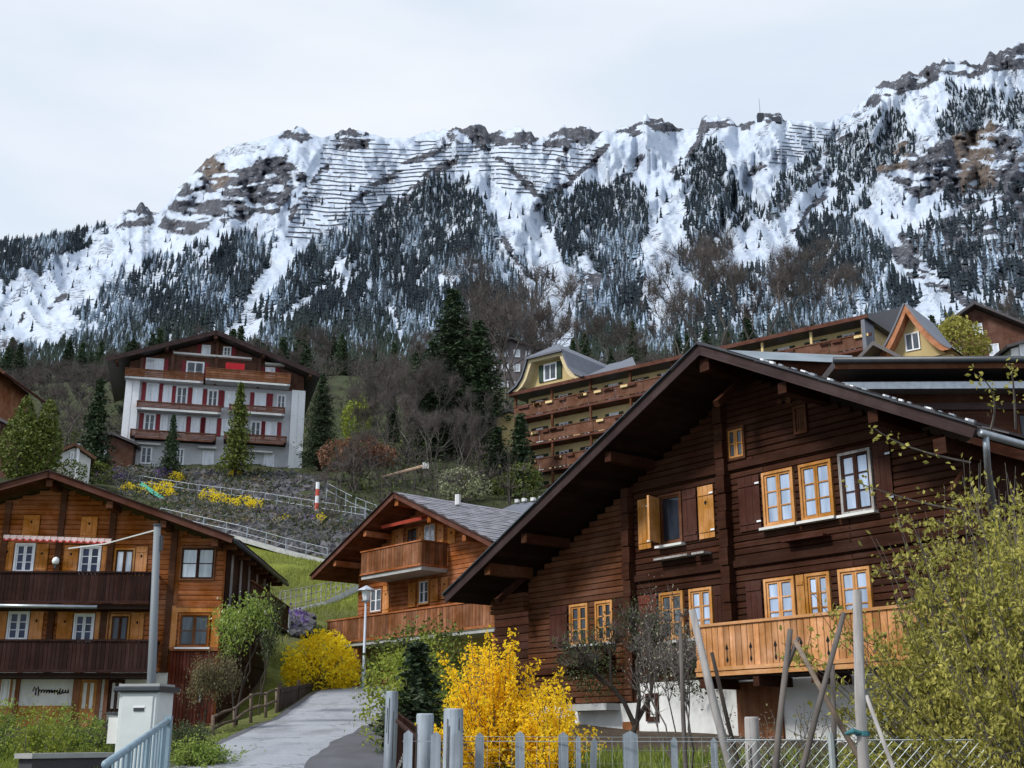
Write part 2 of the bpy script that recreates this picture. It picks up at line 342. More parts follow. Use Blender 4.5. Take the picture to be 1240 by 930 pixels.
for a in [(230,920,20),(465,916,21),(450,890,27),(301,879,31),(452,868,36),(336,865,38),(370,855,44),(451,842,52),(413,846,51),(500,838,58),
          (480,825,50),(560,815,45),(330,765,60),(400,760,66),(380,735,70),(330,740,74),(420,735,72),(420,690,85),(350,690,82),(310,665,92),(395,678,88),(293,650,95),(200,628,98),
          (150,579,116),(230,597,113),(320,609,108),(441,627,104),(145,568,121),(362,571,124),(250,570,122),(100,575,116),(50,590,105),(0,575,110),
          (500,600,108),(560,560,130),(640,590,119),(500,500,170),(600,470,185),(420,560,135),(460,520,160),(390,540,150),(80,520,160),(0,500,160),(200,480,180),
          (850,520,116),(1000,480,108),(1140,450,105),(1240,440,130),(700,500,170),(900,450,170),(1400,480,120),
          (-100,560,110),(-200,520,150)]: cp(*a)
for u in (-500, -200, 0, 250, 500, 750, 1000, 1240, 1500, 1800): cp(u, 468, 285); cp(u, 455, 340)
CT = np.array(ctl); cx, cy, cz = CT.T
S_ = 50.0
def tps(r2): return r2 * np.log(r2 + 1e-9)
A_ = tps(((cx[:, None] - cx)**2 + (cy[:, None] - cy)**2) / S_**2) + np.eye(len(cx)) * .004
Pm = np.stack([np.ones_like(cx), cx / S_, cy / S_], 1)
sol = np.linalg.solve(np.block([[A_, Pm], [Pm.T, np.zeros((3, 3))]]), np.concatenate([cz, np.zeros(3)]))
def gz(x, y):
    x = np.atleast_1d(np.asarray(x, float)); y = np.atleast_1d(np.asarray(y, float)); sh = x.shape; x = x.ravel(); y = y.ravel(); out = np.empty(len(x))
    for i in range(0, len(x), 20000):
        X, Y = x[i:i+20000], y[i:i+20000]
        K = tps(((X[:, None] - cx)**2 + (Y[:, None] - cy)**2) / S_**2)
        out[i:i+20000] = K @ sol[:len(cx)] + sol[-3] + sol[-2] * X / S_ + sol[-1] * Y / S_
    return out.reshape(sh)
def g1(x, y): return float(gz([x], [y])[0])
ys = np.concatenate([np.arange(-30, 70, .8), np.arange(70, 350, 2.5)]); kx = np.linspace(-1, 1, 261)
YY = np.repeat(ys[:, None], len(kx), 1); XX = kx[None, :] * (70 + np.maximum(YY, 0) * .95); XX = np.sign(XX) * np.abs(kx[None, :])**1.5 * (70 + np.maximum(YY, 0) * .95)
ZZ = gz(XX, YY) + (fbm(XX * .5, YY * .5, 3, 3) - .5) * np.clip((YY - 60) / 60, 0.12, 1.2)
# the road is cut level into the ground
road_c = [(-1.2, -28), (-1.6, -10), (-2.3, 0), (-2.8, 10), (-3.75, 21), (-4.65, 29), (-5.15, 36), (-5.6, 42), (-5.6, 47), (-5.0, 52), (-3.0, 57), (1.0, 61), (7, 64), (16, 66)]
def dense(pts, step=.8):
    o = []; n = len(pts)
    for i in range(n - 1):
        p0, p1, p2, p3 = [np.array(pts[max(0, min(n - 1, i + k))], float) for k in (-1, 0, 1, 2)]
        m = max(1, int(np.linalg.norm(p2 - p1) / step))
        for j in range(m):
            t = j / m; o.append(.5 * ((2*p1) + (p2-p0)*t + (2*p0-5*p1+4*p2-p3)*t*t + (3*p1-p0-3*p2+p3)*t**3))
    o.append(np.array(pts[-1], float)); return np.array(o)
RC = dense(road_c); RZ = gz(RC[:, 0], RC[:, 1])
nearm = (YY < 72) & (np.abs(XX) < 30)
xi, yi = XX[nearm], YY[nearm]; D2 = (xi[:, None] - RC[:, 0])**2 + (yi[:, None] - RC[:, 1])**2; jm = D2.argmin(1); dm = np.sqrt(D2.min(1))
k = np.clip((3.2 - dm) / 1.2, 0, 1); zz = ZZ[nearm]; ZZ[nearm] = zz * (1 - k) + (RZ[jm] - .05) * k
nI, nJ = YY.shape; idx = np.arange(nI * nJ).reshape(nI, nJ)
Fq = np.stack([idx[:-1, :-1], idx[:-1, 1:], idx[1:, 1:], idx[1:, :-1]], -1).reshape(-1, 4)
def terrain_mat():
    m = bpy.data.materials.new('ground'); m.use_nodes = True; t = m.node_tree; l = t.links.new; b = t.nodes['Principled BSDF']
    at = N(t, 'ShaderNodeAttribute', attribute_name='tint'); co = N(t, 'ShaderNodeTexCoord')
    n1 = N(t, 'ShaderNodeTexNoise', ins={'Scale': .5, 'Detail': 8.0, 'Roughness': .7}); l(co.outputs['Object'], n1.inputs['Vector'])
    n2 = N(t, 'ShaderNodeTexNoise', ins={'Scale': 6.0, 'Detail': 5.0, 'Roughness': .7}); l(co.outputs['Object'], n2.inputs['Vector'])
    r1 = N(t, 'ShaderNodeMapRange', ins={1: .3, 2: .7, 3: .6, 4: 1.3}); l(n1.outputs[0], r1.inputs[0]); r2 = N(t, 'ShaderNodeMapRange', ins={1: .3, 2: .7, 3: .6, 4: 1.35}); l(n2.outputs[0], r2.inputs[0])
    mu = N(t, 'ShaderNodeMath', operation='MULTIPLY'); l(r1.outputs[0], mu.inputs[0]); l(r2.outputs[0], mu.inputs[1])
    hs = N(t, 'ShaderNodeHueSaturation'); l(at.outputs['Color'], hs.inputs['Color']); l(mu.outputs[0], hs.inputs['Value']); l(hs.outputs[0], b.inputs['Base Color'])
    bp = N(t, 'ShaderNodeBump', ins={'Strength': .7, 'Distance': .12}); l(n2.outputs[0], bp.inputs['Height']); l(bp.outputs[0], b.inputs['Normal']); b.inputs['Roughness'].default_value = .95; b.inputs['Specular IOR Level'].default_value = .15
    return m
# cover: meadow between road and hotel terraces, earth and winter scrub elsewhere
grass = np.array([.16, .20, .03]); earth = np.array([.075, .058, .042]); scrub = np.array([.05, .06, .028]); gn = fbm(XX * .12, YY * .12, 4, 9)
g = ((YY < 97) & (YY > 52) & (XX < 8) & (XX > -60)) | ((YY < 52) & (np.abs(XX + 6) < 4.5)) | ((YY < 40) & (XX < -5)) | (YY < 0)
gg = np.where(g, 1, 0) * np.clip(.6 + (gn - .5) * 1.6, .25, 1)
tint = np.where((YY > 100)[..., None], scrub, earth) * (1 - gg[..., None]) + (grass * .95) * gg[..., None] + (np.array([.10, .06, 0]) * (gn[..., None] - .5) * gg[..., None])
tint = np.concatenate([np.clip(tint, .01, 1), np.ones(tint.shape[:2] + (1,))], -1)
tag(link('ground', npmesh(np.stack([XX, YY, ZZ], -1).reshape(-1, 3), Fq, terrain_mat(), True, tint.reshape(-1, 4))), 'sloping ground of meadow and bare earth around the chalets', kind='structure')
# road sheet
def ribbon(C, Z, w0, w1, off):
    d = np.gradient(C, axis=0); d /= np.linalg.norm(d, axis=1)[:, None]; n = np.stack([d[:, 1], -d[:, 0]], 1)
    ks = np.linspace(0, 1, 7); V = []
    for i in range(len(C)):
        for k_ in ks:
            w = w0[i] + (w1[i] - w0[i]) * k_; p = C[i] + n[i] * w; V.append((p[0], p[1], Z[i] + off + .03 * (1 - (2*k_-1)**2)))
    m = len(ks); id_ = np.arange(len(C) * m).reshape(len(C), m)
    return np.array(V), np.stack([id_[:-1, :-1], id_[:-1, 1:], id_[1:, 1:], id_[1:, :-1]], -1).reshape(-1, 4)
def asph(t, co, out):
    n = N(t, 'ShaderNodeTexNoise', ins={'Scale': 40.0, 'Detail': 3.0}); t.links.new(co.outputs['Object'], n.inputs['Vector'])
    mp_ = N(t, 'ShaderNodeMapping'); mp_.inputs['Scale'].default_value = (.9, .22, 1); t.links.new(co.outputs['Object'], mp_.inputs[0])
    n2 = N(t, 'ShaderNodeTexNoise', ins={'Scale': 1.0, 'Detail': 4.0, 'Roughness': .6}); t.links.new(mp_.outputs[0], n2.inputs['Vector'])
    r = N(t, 'ShaderNodeMapRange', ins={1: .38, 2: .62, 3: .8, 4: 1.15}); t.links.new(n.outputs[0], r.inputs[0])
    r2 = N(t, 'ShaderNodeMapRange', ins={1: .32, 2: .5, 3: .62, 4: 1.0}); t.links.new(n2.outputs[0], r2.inputs[0])
    mu = N(t, 'ShaderNodeMath', operation='MULTIPLY'); t.links.new(r.outputs[0], mu.inputs[0]); t.links.new(r2.outputs[0], mu.inputs[1])
    vo = N(t, 'ShaderNodeTexVoronoi', feature='DISTANCE_TO_EDGE', ins={'Scale': .55}); ad = N(t, 'ShaderNodeVectorMath', operation='ADD'); sc_ = N(t, 'ShaderNodeVectorMath', operation='SCALE'); sc_.inputs['Scale'].default_value = .9
    n3 = N(t, 'ShaderNodeTexNoise', ins={'Scale': 2.2, 'Detail': 6.0}); t.links.new(co.outputs['Object'], n3.inputs['Vector']); t.links.new(n3.outputs['Color'], sc_.inputs[0]); t.links.new(co.outputs['Object'], ad.inputs[0]); t.links.new(sc_.outputs[0], ad.inputs[1]); t.links.new(ad.outputs[0], vo.inputs['Vector'])
    r3 = N(t, 'ShaderNodeMapRange', ins={1: .0, 2: .022, 3: .55, 4: 1.0}); t.links.new(vo.outputs['Distance'], r3.inputs[0]); m3 = N(t, 'ShaderNodeMath', operation='MULTIPLY'); t.links.new(mu.outputs[0], m3.inputs[0]); t.links.new(r3.outputs[0], m3.inputs[1]); mu = m3
    h = N(t, 'ShaderNodeHueSaturation'); t.links.new(out, h.inputs['Color']); t.links.new(mu.outputs[0], h.inputs['Value']); return h.outputs[0]
ASP = gmat('worn_light_asphalt', (.33, .345, .38), (.25, .265, .30), (.7, .3, .7), .75, .15, 0, extra=asph)
ASD = gmat('dark_damp_asphalt', (.10, .10, .115), (.06, .06, .07), (2, 1, 2), .6, .3, 0)
one = np.ones(len(RC)); wob = .05 * np.sin(RC[:, 1] * .5) + .10 * (vnoise(RC[:, 1] * 1.3, RC[:, 1] * 0, 3) - .5) + .12 * (vnoise(RC[:, 1] * .6, RC[:, 1] * 0, 8) - .5); narrow = .48 * np.clip((34 - RC[:, 1]) / 12, 0, 1)
V, Q = ribbon(RC, RZ, -1.68 * one, 1.68 * one, .0); tag(link('road', npmesh(V, Q, ASD, True)), 'narrow asphalt road with dark damp edges climbing to the left of the fence', kind='structure')
V, Q = ribbon(RC, RZ, -1.45 * one + wob * .5, (1.35 + wob - narrow), .012); tag(link('road_surface', npmesh(V, Q, ASP, True)), 'worn light grey driving surface of the climbing road', kind='structure')
# kerb stones along the right edge
dd = np.gradient(RC, axis=0); dd /= np.linalg.norm(dd, axis=1)[:, None]
kerb = link('kerb', None); tag(kerb, 'low concrete kerb along the right edge of the road', kind='structure')
for i in range(30, 62, 1):
    p = RC[i] + np.array([dd[i][1], -dd[i][0]]) * 1.78
    box('kerb_stone', kerb, (p[0], p[1], RZ[i] + .02), (.12, .76, .16), CONC, (0, 0, math.atan2(dd[i][1], dd[i][0]) - math.pi / 2), bev=.02)
# ------------------------------------------------------------------ mountain
ridge = [(-700,330),(-400,305),(-150,298),(0,290),(20,291),(69,284),(120,272),(138,270),(150,256),(165,250),(172,244),(182,256),(192,258),(203,247),(213,232),(234,210),(256,188),(279,176),(310,170),(337,163),(350,156),(358,153),(375,161),(389,167),
 (405,162),(419,155),(444,160),(466,167),(495,167),(515,160),(525,157),(540,158),(548,153),(560,158),(575,151),(583,151),(590,158),(598,160),(610,160),(620,155),(631,154),(645,163),(655,167),(668,160),(685,154),(700,156),(712,154),(730,158),(758,153),(772,148),(782,141),(790,143),(801,144),(815,150),(827,157),(846,155),(850,142),(856,139),(868,141),(885,144),(893,149),(911,147),(917,145),(921,141),(935,139),(943,139),(955,145),(979,146),(1004,148),(1031,135),(1040,126),(1046,123),(1058,108),(1070,100),(1085,98),(1092,89),(1102,87),(1112,93),(1118,80),(1135,77),(1143,71),(1165,75),(1190,79),(1197,63),(1215,64),(1221,56),(1240,54),(1262,60),(1300,70),(1450,50),(1700,90),(2000,150)]
ru = np.array([a for a, _ in ridge], float); rv = np.array([b for _, b in ridge], float)
def vr(u):
    u = np.asarray(u, float); k = np.zeros(u.shape)
    for a, b in ((135, 185), (200, 262), (336, 380), (403, 452), (520, 830), (846, 960), (1020, 1300)): k = np.maximum(k, np.clip((u - a) / 8, 0, 1) * np.clip((b - u) / 8, 0, 1))
    return np.interp(u, ru, rv) + k * ((vnoise(u * .16, u * 0, 5) - .5) * 6 + (vnoise(u * .42, u * 0, 6) - .5) * 3.5)
us = np.concatenate([np.arange(-700, -40, 15), np.arange(-40, 1282, 2.0), np.arange(1282, 2000, 15)]); ts = np.concatenate([np.linspace(0, .25, 40)[:-1], np.linspace(.25, 1, 190)])
FOOT = 476.0
def mdepth(u, v, t=None):
    t = (FOOT - v) / (FOOT - vr(u)) if t is None else t
    tt = np.clip(t, 0, 1); base = 262 + 1600 * tt**.8
    gull = fbm(u * .022 + (v * .012), v * .006, 4, 21) ; fine = fbm(u * .09 + v * .03, v * .05, 4, 31); rg = 1 - np.abs(2 * fbm(u * .035 - v * .02, v * .012, 3, 41) - 1)
    amp = np.clip(tt * 3, 0, 1) * (1 - .6 * np.clip((tt - .93) / .07, 0, 1))
    return base * (1 + amp * (.17 * (gull - .5) - .10 * (rg - .5) + .018 * (fine - .5)))
UU = np.repeat(us[None, :], len(ts), 0); VV = FOOT - ts[:, None] * (FOOT - vr(us)[None, :])
MD = mdepth(UU, VV, np.repeat(ts[:, None], len(us), 1)); MD = np.maximum.accumulate(MD, axis=0)   # farther as it climbs
MX, MY, MZ = Pn(UU, VV, MD)
f_rock = [[(203,249),(230,214),(256,188),(268,196),(276,205),(300,200),(318,190),(345,188),(356,198),(374,216),(352,232),(338,258),(300,262),(282,272),(255,268),(240,281),(215,280),(190,272)],
 [(138,276),(150,256),(172,242),(184,257),(180,272),(160,276),(142,280)],[(337,170),(345,158),(360,150),(378,164),(366,173),(345,172)],[(405,182),(408,162),(420,152),(448,160),(450,180),(430,186)],
 [(545,172),(548,150),(600,148),(612,158),(636,150),(650,165),(640,178),(610,176),(585,174)],[(655,178),(664,158),(690,150),(712,154),(732,158),(720,172),(690,176)],[(740,165),(770,148),(785,138),(815,148),(830,158),(800,162),(770,160)],
 [(846,160),(850,138),(870,138),(912,146),(905,158),(880,154)],[(915,150),(918,138),(945,136),(958,148),(945,152)],
 [(1020,152),(1040,128),(1068,96),(1090,84),(1140,68),(1190,76),(1200,60),(1245,50),(1300,60),(1300,78),(1240,80),(1200,86),(1180,92),(1140,92),(1115,108),(1080,118),(1040,140)],
 [(1050,178),(1095,172),(1120,190),(1135,165),(1205,148),(1240,180),(1262,250),(1200,240),(1170,258),(1140,232),(1112,240),(1080,215),(1050,205)],
 [(1074,290),(1110,282),(1150,262),(1200,262),(1262,240),(1300,360),(1240,350),(1200,335),(1165,345),(1120,330),(1085,318)],
 [(700,330),(760,320),(790,380),(770,400),(700,400)]]
f_for = [ [(-60,288),(0,283),(60,278),(118,270),(130,282),(110,298),(80,306),(60,320),(20,340),(-60,362)],
 [(90,380),(115,362),(150,340),(190,318),(240,300),(255,305),(235,330),(250,345),(150,382),(120,400)],
 [(60,425),(110,398),(200,352),(250,320),(275,290),(300,283),(342,300),(345,325),(330,350),(310,372),(270,420),(200,426),(60,450)],
 [(300,470),(320,372),(352,325),(380,292),(430,270),(470,262),(490,235),(530,215),(565,225),(585,245),(600,285),(615,305),(640,330),(660,370),(655,420),(600,470)],
 [(666,243),(700,232),(724,217),(763,212),(779,230),(801,233),(812,250),(795,262),(782,281),(775,326),(782,378),(801,410),(800,450),(672,450),(680,400),(698,362),(714,330),(688,320),(662,300),(646,265)],
 [(821,197),(850,168),(866,172),(888,197),(908,226),(908,259),(885,294),(879,314),(860,330),(834,330),(821,326),(826,300),(834,281),(840,249),(824,243)],
 [(1012,160),(1040,150),(1060,135),(1093,128),(1108,158),(1110,180),(1060,200),(1050,250),(1020,260),(1008,249),(1010,215),(985,235),(960,240),(975,200)],
 [(1120,190),(1132,150),(1150,108),(1180,106),(1262,110),(1262,175),(1200,150),(1140,165)],
 [(975,290),(1000,262),(1035,265),(1081,311),(1112,361),(1112,420),(940,440),(960,350)],
 [(800,450),(805,392),(850,340),(900,330),(960,315),(1000,300),(1010,450)],
 [(1100,290),(1150,230),(1262,230),(1262,420),(1130,440),(1150,370)],
 [(915,232),(935,215),(985,180),(1000,190),(960,225),(935,262),(910,290),(900,270)],
 [(-60,440),(60,425),(200,420),(310,420),(420,430),(660,430),(700,450),(1262,420),(1262,478),(-60,478)] ]
dens = [1.1, .55, .95, 1.05, 1.0, 1.0, .9, .85, 1.0, .5, .45, .6, 1.0]
# open snow runs that stay free of trees: u, v centre lines with half widths
runs = [([(640,245),(655,290),(672,330),(690,370),(680,420)], 13), ([(610,300),(625,320),(640,345)], 7), ([(800,240),(800,290),(800,340),(798,390)], 15), ([(345,300),(335,330),(310,362)], 12), ([(905,170),(895,200),(925,240)], 14),
        ([(1130,110),(1120,150),(1128,175)], 10), ([(1000,190),(985,230),(960,270)], 6), ([(1080,258),(1140,262),(1200,245),(1262,235)], 5), ([(1095,320),(1120,345),(1180,390)], 16), ([(705,320),(720,350)], 10), ([(470,375),(485,410)],6), ([(590,235),(605,262),(618,290)], 8)]
def rundist(u, v):
    d = np.full(u.shape, 9.0)
    for pts, w in runs:
        for (a, b), (c, e) in zip(pts[:-1], pts[1:]):
            t = np.clip(((u - a) * (c - a) + (v - b) * (e - b)) / ((c - a)**2 + (e - b)**2), 0, 1); d = np.minimum(d, np.hypot(u - a - t * (c - a), v - b - t * (e - b)) / w)
    return d
def warp(u, v, s=1.0):
    return u + s * ((fbm(u * .06, v * .06, 3, 51) - .5) * 34 + (fbm(u * .25, v * .2, 2, 52) - .5) * 10), v + s * ((fbm(u * .06, v * .06, 3, 53) - .5) * 34 + (fbm(u * .25, v * .25, 2, 54) - .5) * 8)
def forest(u, v):
    U, V_ = warp(u, v); d = np.zeros(u.shape)
    for p, k_ in zip(f_for, dens): d = np.maximum(d, inpoly(U, V_, p) * k_)
    d = d * (rundist(u + (fbm(u*.1, v*.1, 2, 61) - .5) * 12, v) > 1); streak = fbm(u * .10 + v * .05, v * .035, 4, 71)
    return d * np.clip((streak - .30) / .12, .04, 1)
rlines = [([(592, 168), (560, 185), (520, 212), (488, 240), (455, 262), (432, 288)], 5), ([(560, 170), (500, 196), (455, 226), (430, 245)], 3.5), ([(575, 170), (610, 200), (640, 225), (655, 245)], 4), ([(735, 178), (700, 212), (668, 236), (650, 250)], 4),
  ([(690, 175), (675, 195), (690, 215)], 3), ([(395, 205), (370, 230), (352, 262)], 4), ([(850, 165), (832, 190), (815, 205)], 4), ([(780, 190), (762, 212), (735, 225)], 4), ([(1010, 190), (985, 215), (960, 232), (930, 262)], 5), ([(1030, 165), (1000, 185)], 4),
  ([(1000, 235), (975, 262), (955, 290)], 4), ([(925, 200), (905, 215)], 3), ([(500, 235), (470, 262), (440, 290)], 4), ([(610, 290), (640, 330)], 4), ([(1140, 345), (1180, 370), (1220, 380)], 6), ([(1100, 330), (1140, 350)], 4), ([(60, 372), (80, 356)], 3), ([(25, 395), (34, 372)], 3)]
def rock(u, v):
    U, V_ = warp(u, v, .45); d = np.zeros(u.shape)
    for p in f_rock: d = np.maximum(d, inpoly(U, V_, p) * 1.0)
    st = fbm(u * .05 - v * .09, v * .16 + u * .03, 4, 81); strat = fbm(u * .30, v * .05, 3, 85)
    ln = np.full(u.shape, 9.0); wu, wv = warp(u, v, .3)
    for pts, w in rlines:
        for (a, b), (c, e) in zip(pts[:-1], pts[1:]): t = np.clip(((wu - a) * (c - a) + (wv - b) * (e - b)) / ((c - a)**2 + (e - b)**2), 0, 1); ln = np.minimum(ln, np.hypot(wu - a - t * (c - a), wv - b - t * (e - b)) / w)
    d = np.maximum(d, (ln < 1) * 1.0)
    oth = np.clip((fbm(u * .045 + v * .04, v * .05, 5, 83) - .62) / .04, 0, 1) * .8
    return np.clip(d * np.clip((.66 - st) / .08, 0, 1), 0, 1), oth
rk, ro = rock(UU, VV); fo = forest(UU, VV); low = np.clip((VV - 395) / 50, 0, 1)
brown = inpoly(UU, VV, [(1048,175),(1100,170),(1100,205),(1050,208)]) | inpoly(UU, VV, [(1150,148),(1206,140),(1206,225),(1165,232)]) | inpoly(UU, VV, [(240,200),(262,188),(285,210),(262,235)])
# large-scale steps on the rock
stepn = fbm(UU * .12, VV * .22, 4, 91) - .5; MD2 = MD * (1 + .030 * rk * stepn * np.clip((1 - ts[:, None]) * 15, 0, 1)); MX, MY, MZ = Pn(UU, VV, MD2)
spk = np.clip((fbm(UU * .09 + VV * .05, VV * .12, 4, 87) - .5) / .2, 0, 1) * .55 * np.clip((VV - vr(UU)) / 40, .3, 1)
tint = np.stack([np.clip(rk * .86 + (1 - rk) * np.maximum(ro * .62, spk * .8), 0, 1), np.clip(fo * .75 + low, 0, 1), brown * 1.0, np.ones_like(rk)], -1)
def mount_mat():
    m = bpy.data.materials.new('snow_and_rock'); m.use_nodes = True; t = m.node_tree; l = t.links.new; b = t.nodes['Principled BSDF']
    at = N(t, 'ShaderNodeAttribute', attribute_name='tint'); se = N(t, 'ShaderNodeSeparateColor'); l(at.outputs['Color'], se.inputs[0]); co = N(t, 'ShaderNodeTexCoord')
    def noise(sc, mapping=(1, 1, 1), d=6.0, ro=.65):
        mp_ = N(t, 'ShaderNodeMapping'); mp_.inputs['Scale'].default_value = mapping; l(co.outputs['Object'], mp_.inputs[0])
        n = N(t, 'ShaderNodeTexNoise', ins={'Scale': sc, 'Detail': d, 'Roughness': ro}); l(mp_.outputs[0], n.inputs['Vector']); return n.outputs[0]
    nD = noise(.085, (1, 1, 2.2), 6, .75); nA = noise(.03, (1, 1, 1.6), 8, .7); nB = noise(.012, (1, 1, 1), 6); nC = noise(.10, (1, 1, .35), 5, .7)
    def rng_(x, a, b_, c=0., d=1.): r = N(t, 'ShaderNodeMapRange', ins={1: a, 2: b_, 3: c, 4: d}); l(x, r.inputs[0]); return r.outputs[0]
    def mixc(f, a, b_):
        x = N(t, 'ShaderNodeMix', data_type='RGBA')
        for s_, v_ in ((0, f), (6, a), (7, b_)):
            if isinstance(v_, tuple): x.inputs[s_].default_value = (*v_, 1)
            else: l(v_, x.inputs[s_])
        return x.outputs[2]
    def math_(op, a, b_):
        x = N(t, 'ShaderNodeMath', operation=op)
        for i, v_ in enumerate((a, b_)):
            if isinstance(v_, float): x.inputs[i].default_value = v_
            else: l(v_, x.inputs[i])
        return x.outputs[0]
    rockc = mixc(rng_(nC, .3, .7), (.022, .027, .042), (.115, .115, .13)); rockb = mixc(rng_(nC, .3, .7), (.055, .045, .042), (.20, .155, .125))
    rockc = mixc(se.outputs[2], rockc, rockb)
    snow = mixc(rng_(nB, .35, .65), (.62, .69, .79), (.50, .58, .71)); snow = mixc(rng_(nD, .50, .66, 0., .6), snow, (.34, .40, .50))
    # rock shows where the painted amount beats a broken-up noise, snow lies on its ledges
    k1 = math_('SUBTRACT', se.outputs[0], rng_(nD, .30, .70)); k1 = rng_(k1, .0, .15)
    c = mixc(k1, snow, rockc)
    floor = mixc(rng_(nD, .40, .58), (.035, .042, .05), (.50, .57, .66)); k2 = rng_(math_('SUBTRACT', se.outputs[1], rng_(nA, .25, .8)), -.05, .2)
    c = mixc(k2, c, floor); l(c, b.inputs['Base Color']); b.inputs['Roughness'].default_value = .85; b.inputs['Specular IOR Level'].default_value = .2
    bp = N(t, 'ShaderNodeBump', ins={'Strength': 1.0, 'Distance': 10.0}); l(nA, bp.inputs['Height']); l(bp.outputs[0], b.inputs['Normal']); return m
# back of the ridge: falls away behind so that the mountain is a closed body
bx, by, bz = MX[-1] * 1.25, MY[-1] * 1.25, MZ[-1] * .55
MXa, MYa, MZa = np.vstack([MX, bx]), np.vstack([MY, by]), np.vstack([MZ, bz]); tint = np.concatenate([tint, tint[-1:]], 0)
nI, nJ = MXa.shape; idx = np.arange(nI * nJ).reshape(nI, nJ); Fq = np.stack([idx[:-1, :-1], idx[:-1, 1:], idx[1:, 1:], idx[1:, :-1]], -1).reshape(-1, 4)
tag(link('mountain', npmesh(np.stack([MXa, MYa, MZa], -1).reshape(-1, 3), Fq, mount_mat(), True, tint.reshape(-1, 4))), 'snow covered mountain ridge with rock faces behind the village', kind='structure')
def mpt(u, v):      # point on the mountain for a sight line
    u = np.asarray(u, float); v = np.asarray(v, float)
    j = np.clip(np.searchsorted(us, u) - 1, 0, len(us) - 2); fu = (u - us[j]) / (us[j+1] - us[j]); t = (FOOT - v) / (FOOT - vr(u)); t = np.clip(t, 0, .999)
    i = np.clip(np.searchsorted(ts, t) - 1, 0, len(ts) - 2); ft = (t - ts[i]) / (ts[i+1] - ts[i])
    d = (MD2[i, j]*(1-fu) + MD2[i, j+1]*fu)*(1-ft) + (MD2[i+1, j]*(1-fu) + MD2[i+1, j+1]*fu)*ft
    return Pn(u, v, d)
# forest on the mountain: thousands of conifers as one mass
def tintmat(name, rough=.85):
    m = bpy.data.materials.new(name); m.use_nodes = True; t = m.node_tree; b = t.nodes['Principled BSDF']; at = N(t, 'ShaderNodeAttribute', attribute_name='tint')
    co = N(t, 'ShaderNodeTexCoord'); n = N(t, 'ShaderNodeTexNoise', ins={'Scale': .8, 'Detail': 3.0}); t.links.new(co.outputs['Object'], n.inputs['Vector'])
    r = N(t, 'ShaderNodeMapRange', ins={1: .3, 2: .7, 3: .55, 4: 1.45}); t.links.new(n.outputs[0], r.inputs[0]); h = N(t, 'ShaderNodeHueSaturation'); t.links.new(at.outputs['Color'], h.inputs['Color']); t.links.new(r.outputs[0], h.inputs['Value'])
    t.links.new(h.outputs[0], b.inputs['Base Color']); b.inputs['Roughness'].default_value = rough; b.inputs['Specular IOR Level'].default_value = .15; return m
def conifer_mass(name, pts, H, colr, seed, label, kind='stuff', cat='forest'):
    g = np.random.default_rng(seed); n = len(pts); tv = []; tf = []; lev = [(.02, .34, .42), (.28, .25, .66), (.52, .16, .86), (.74, .09, 1.0)]
    for (zb, r, zt) in lev:
        b0 = len(tv)
        for j in range(6): a = j * math.pi / 3 + zb * 9; q = r * (1 if j % 2 else .62) * .55; tv.append((math.cos(a) * q, math.sin(a) * q, zb + (0 if j % 2 else .05)))
        tv.append((0, 0, zt))
        for j in range(6): tf.append((b0 + j, b0 + (j + 1) % 6, b0 + 6))
    tv = np.array(tv); tf = np.array(tf); nv = len(tv)
    ang = g.uniform(0, 6.28, n); wd = g.uniform(.75, 1.6, n); ca, sa = np.cos(ang), np.sin(ang)
    T = np.repeat(tv[None], n, 0) * (1 + g.normal(size=(n, nv, 3)) * np.array([.16, .16, .02]))
    X = (T[..., 0] * ca[:, None] - T[..., 1] * sa[:, None]) * (H * wd)[:, None] + pts[:, 0, None]; Y = (T[..., 0] * sa[:, None] + T[..., 1] * ca[:, None]) * (H * wd)[:, None] + pts[:, 1, None]
    Z = T[..., 2] * H[:, None] + pts[:, 2, None] - .6
    C = np.repeat(colr[:, None, :], nv, 1); C = np.concatenate([C, np.ones((n, nv, 1))], -1)
    F_ = (tf[None] + (np.arange(n) * nv)[:, None, None]).reshape(-1, 3)
    return tag(link(name, npmesh(np.stack([X, Y, Z], -1).reshape(-1, 3), F_, FORM, False, C.reshape(-1, 4))), label, cat, kind=kind)
FORM = tintmat('forest_needles')
g = np.random.default_rng(11)
# uniform over the sight field so that the cover reads evenly with distance
nc = 105000; cu = g.uniform(-50, 1290, nc); ttv = g.uniform(0, 1, nc); cv = FOOT + 2 - ttv * (FOOT + 2 - vr(cu) - 1)
keep = g.uniform(0, 1, nc) < forest(cu, cv) * (.36 + .38 * ttv + .5 * np.clip((cv - 385) / 60, 0, 1)); sparse = g.uniform(0, 1, nc) < .010; keep |= sparse & (cv > vr(cu) + 35) & (cv > 230)
cu, cv = cu[keep], cv[keep]; x, y, z = mpt(cu, np.minimum(cv, FOOT - .5)); n = len(cu)
H = 6.5 + 9.5 * g.uniform(0, 1, n)**1.3 * (1 - .25 * np.clip((260 - cv) / 100, 0, 1)) * (1 - .5 * np.clip((cv - 370) / 60, 0, 1))
fr = fbm(cu * .03, cv * .03, 3, 95); fro = np.clip((fr - .42) * 3.2 + g.normal(size=n) * .25, 0, 1) * np.clip((475 - cv) / 55, 0, 1) * np.clip((cv - 240) / 60, .15, 1)
dark = np.array([.019, .028, .035]); frost = np.array([.29, .37, .47]); lowc = np.array([.030, .042, .030]); lo = np.clip((cv - 380) / 60, 0, 1)
fro = np.where(g.uniform(0, 1, n) < fro * .62, g.uniform(.45, 1, n), fro * .12); colr = (dark * (1 - lo[:, None]) + lowc * lo[:, None]) * (1 - fro[:, None]) + frost * fro[:, None]; colr *= g.uniform(.65, 1.4, (n, 1))
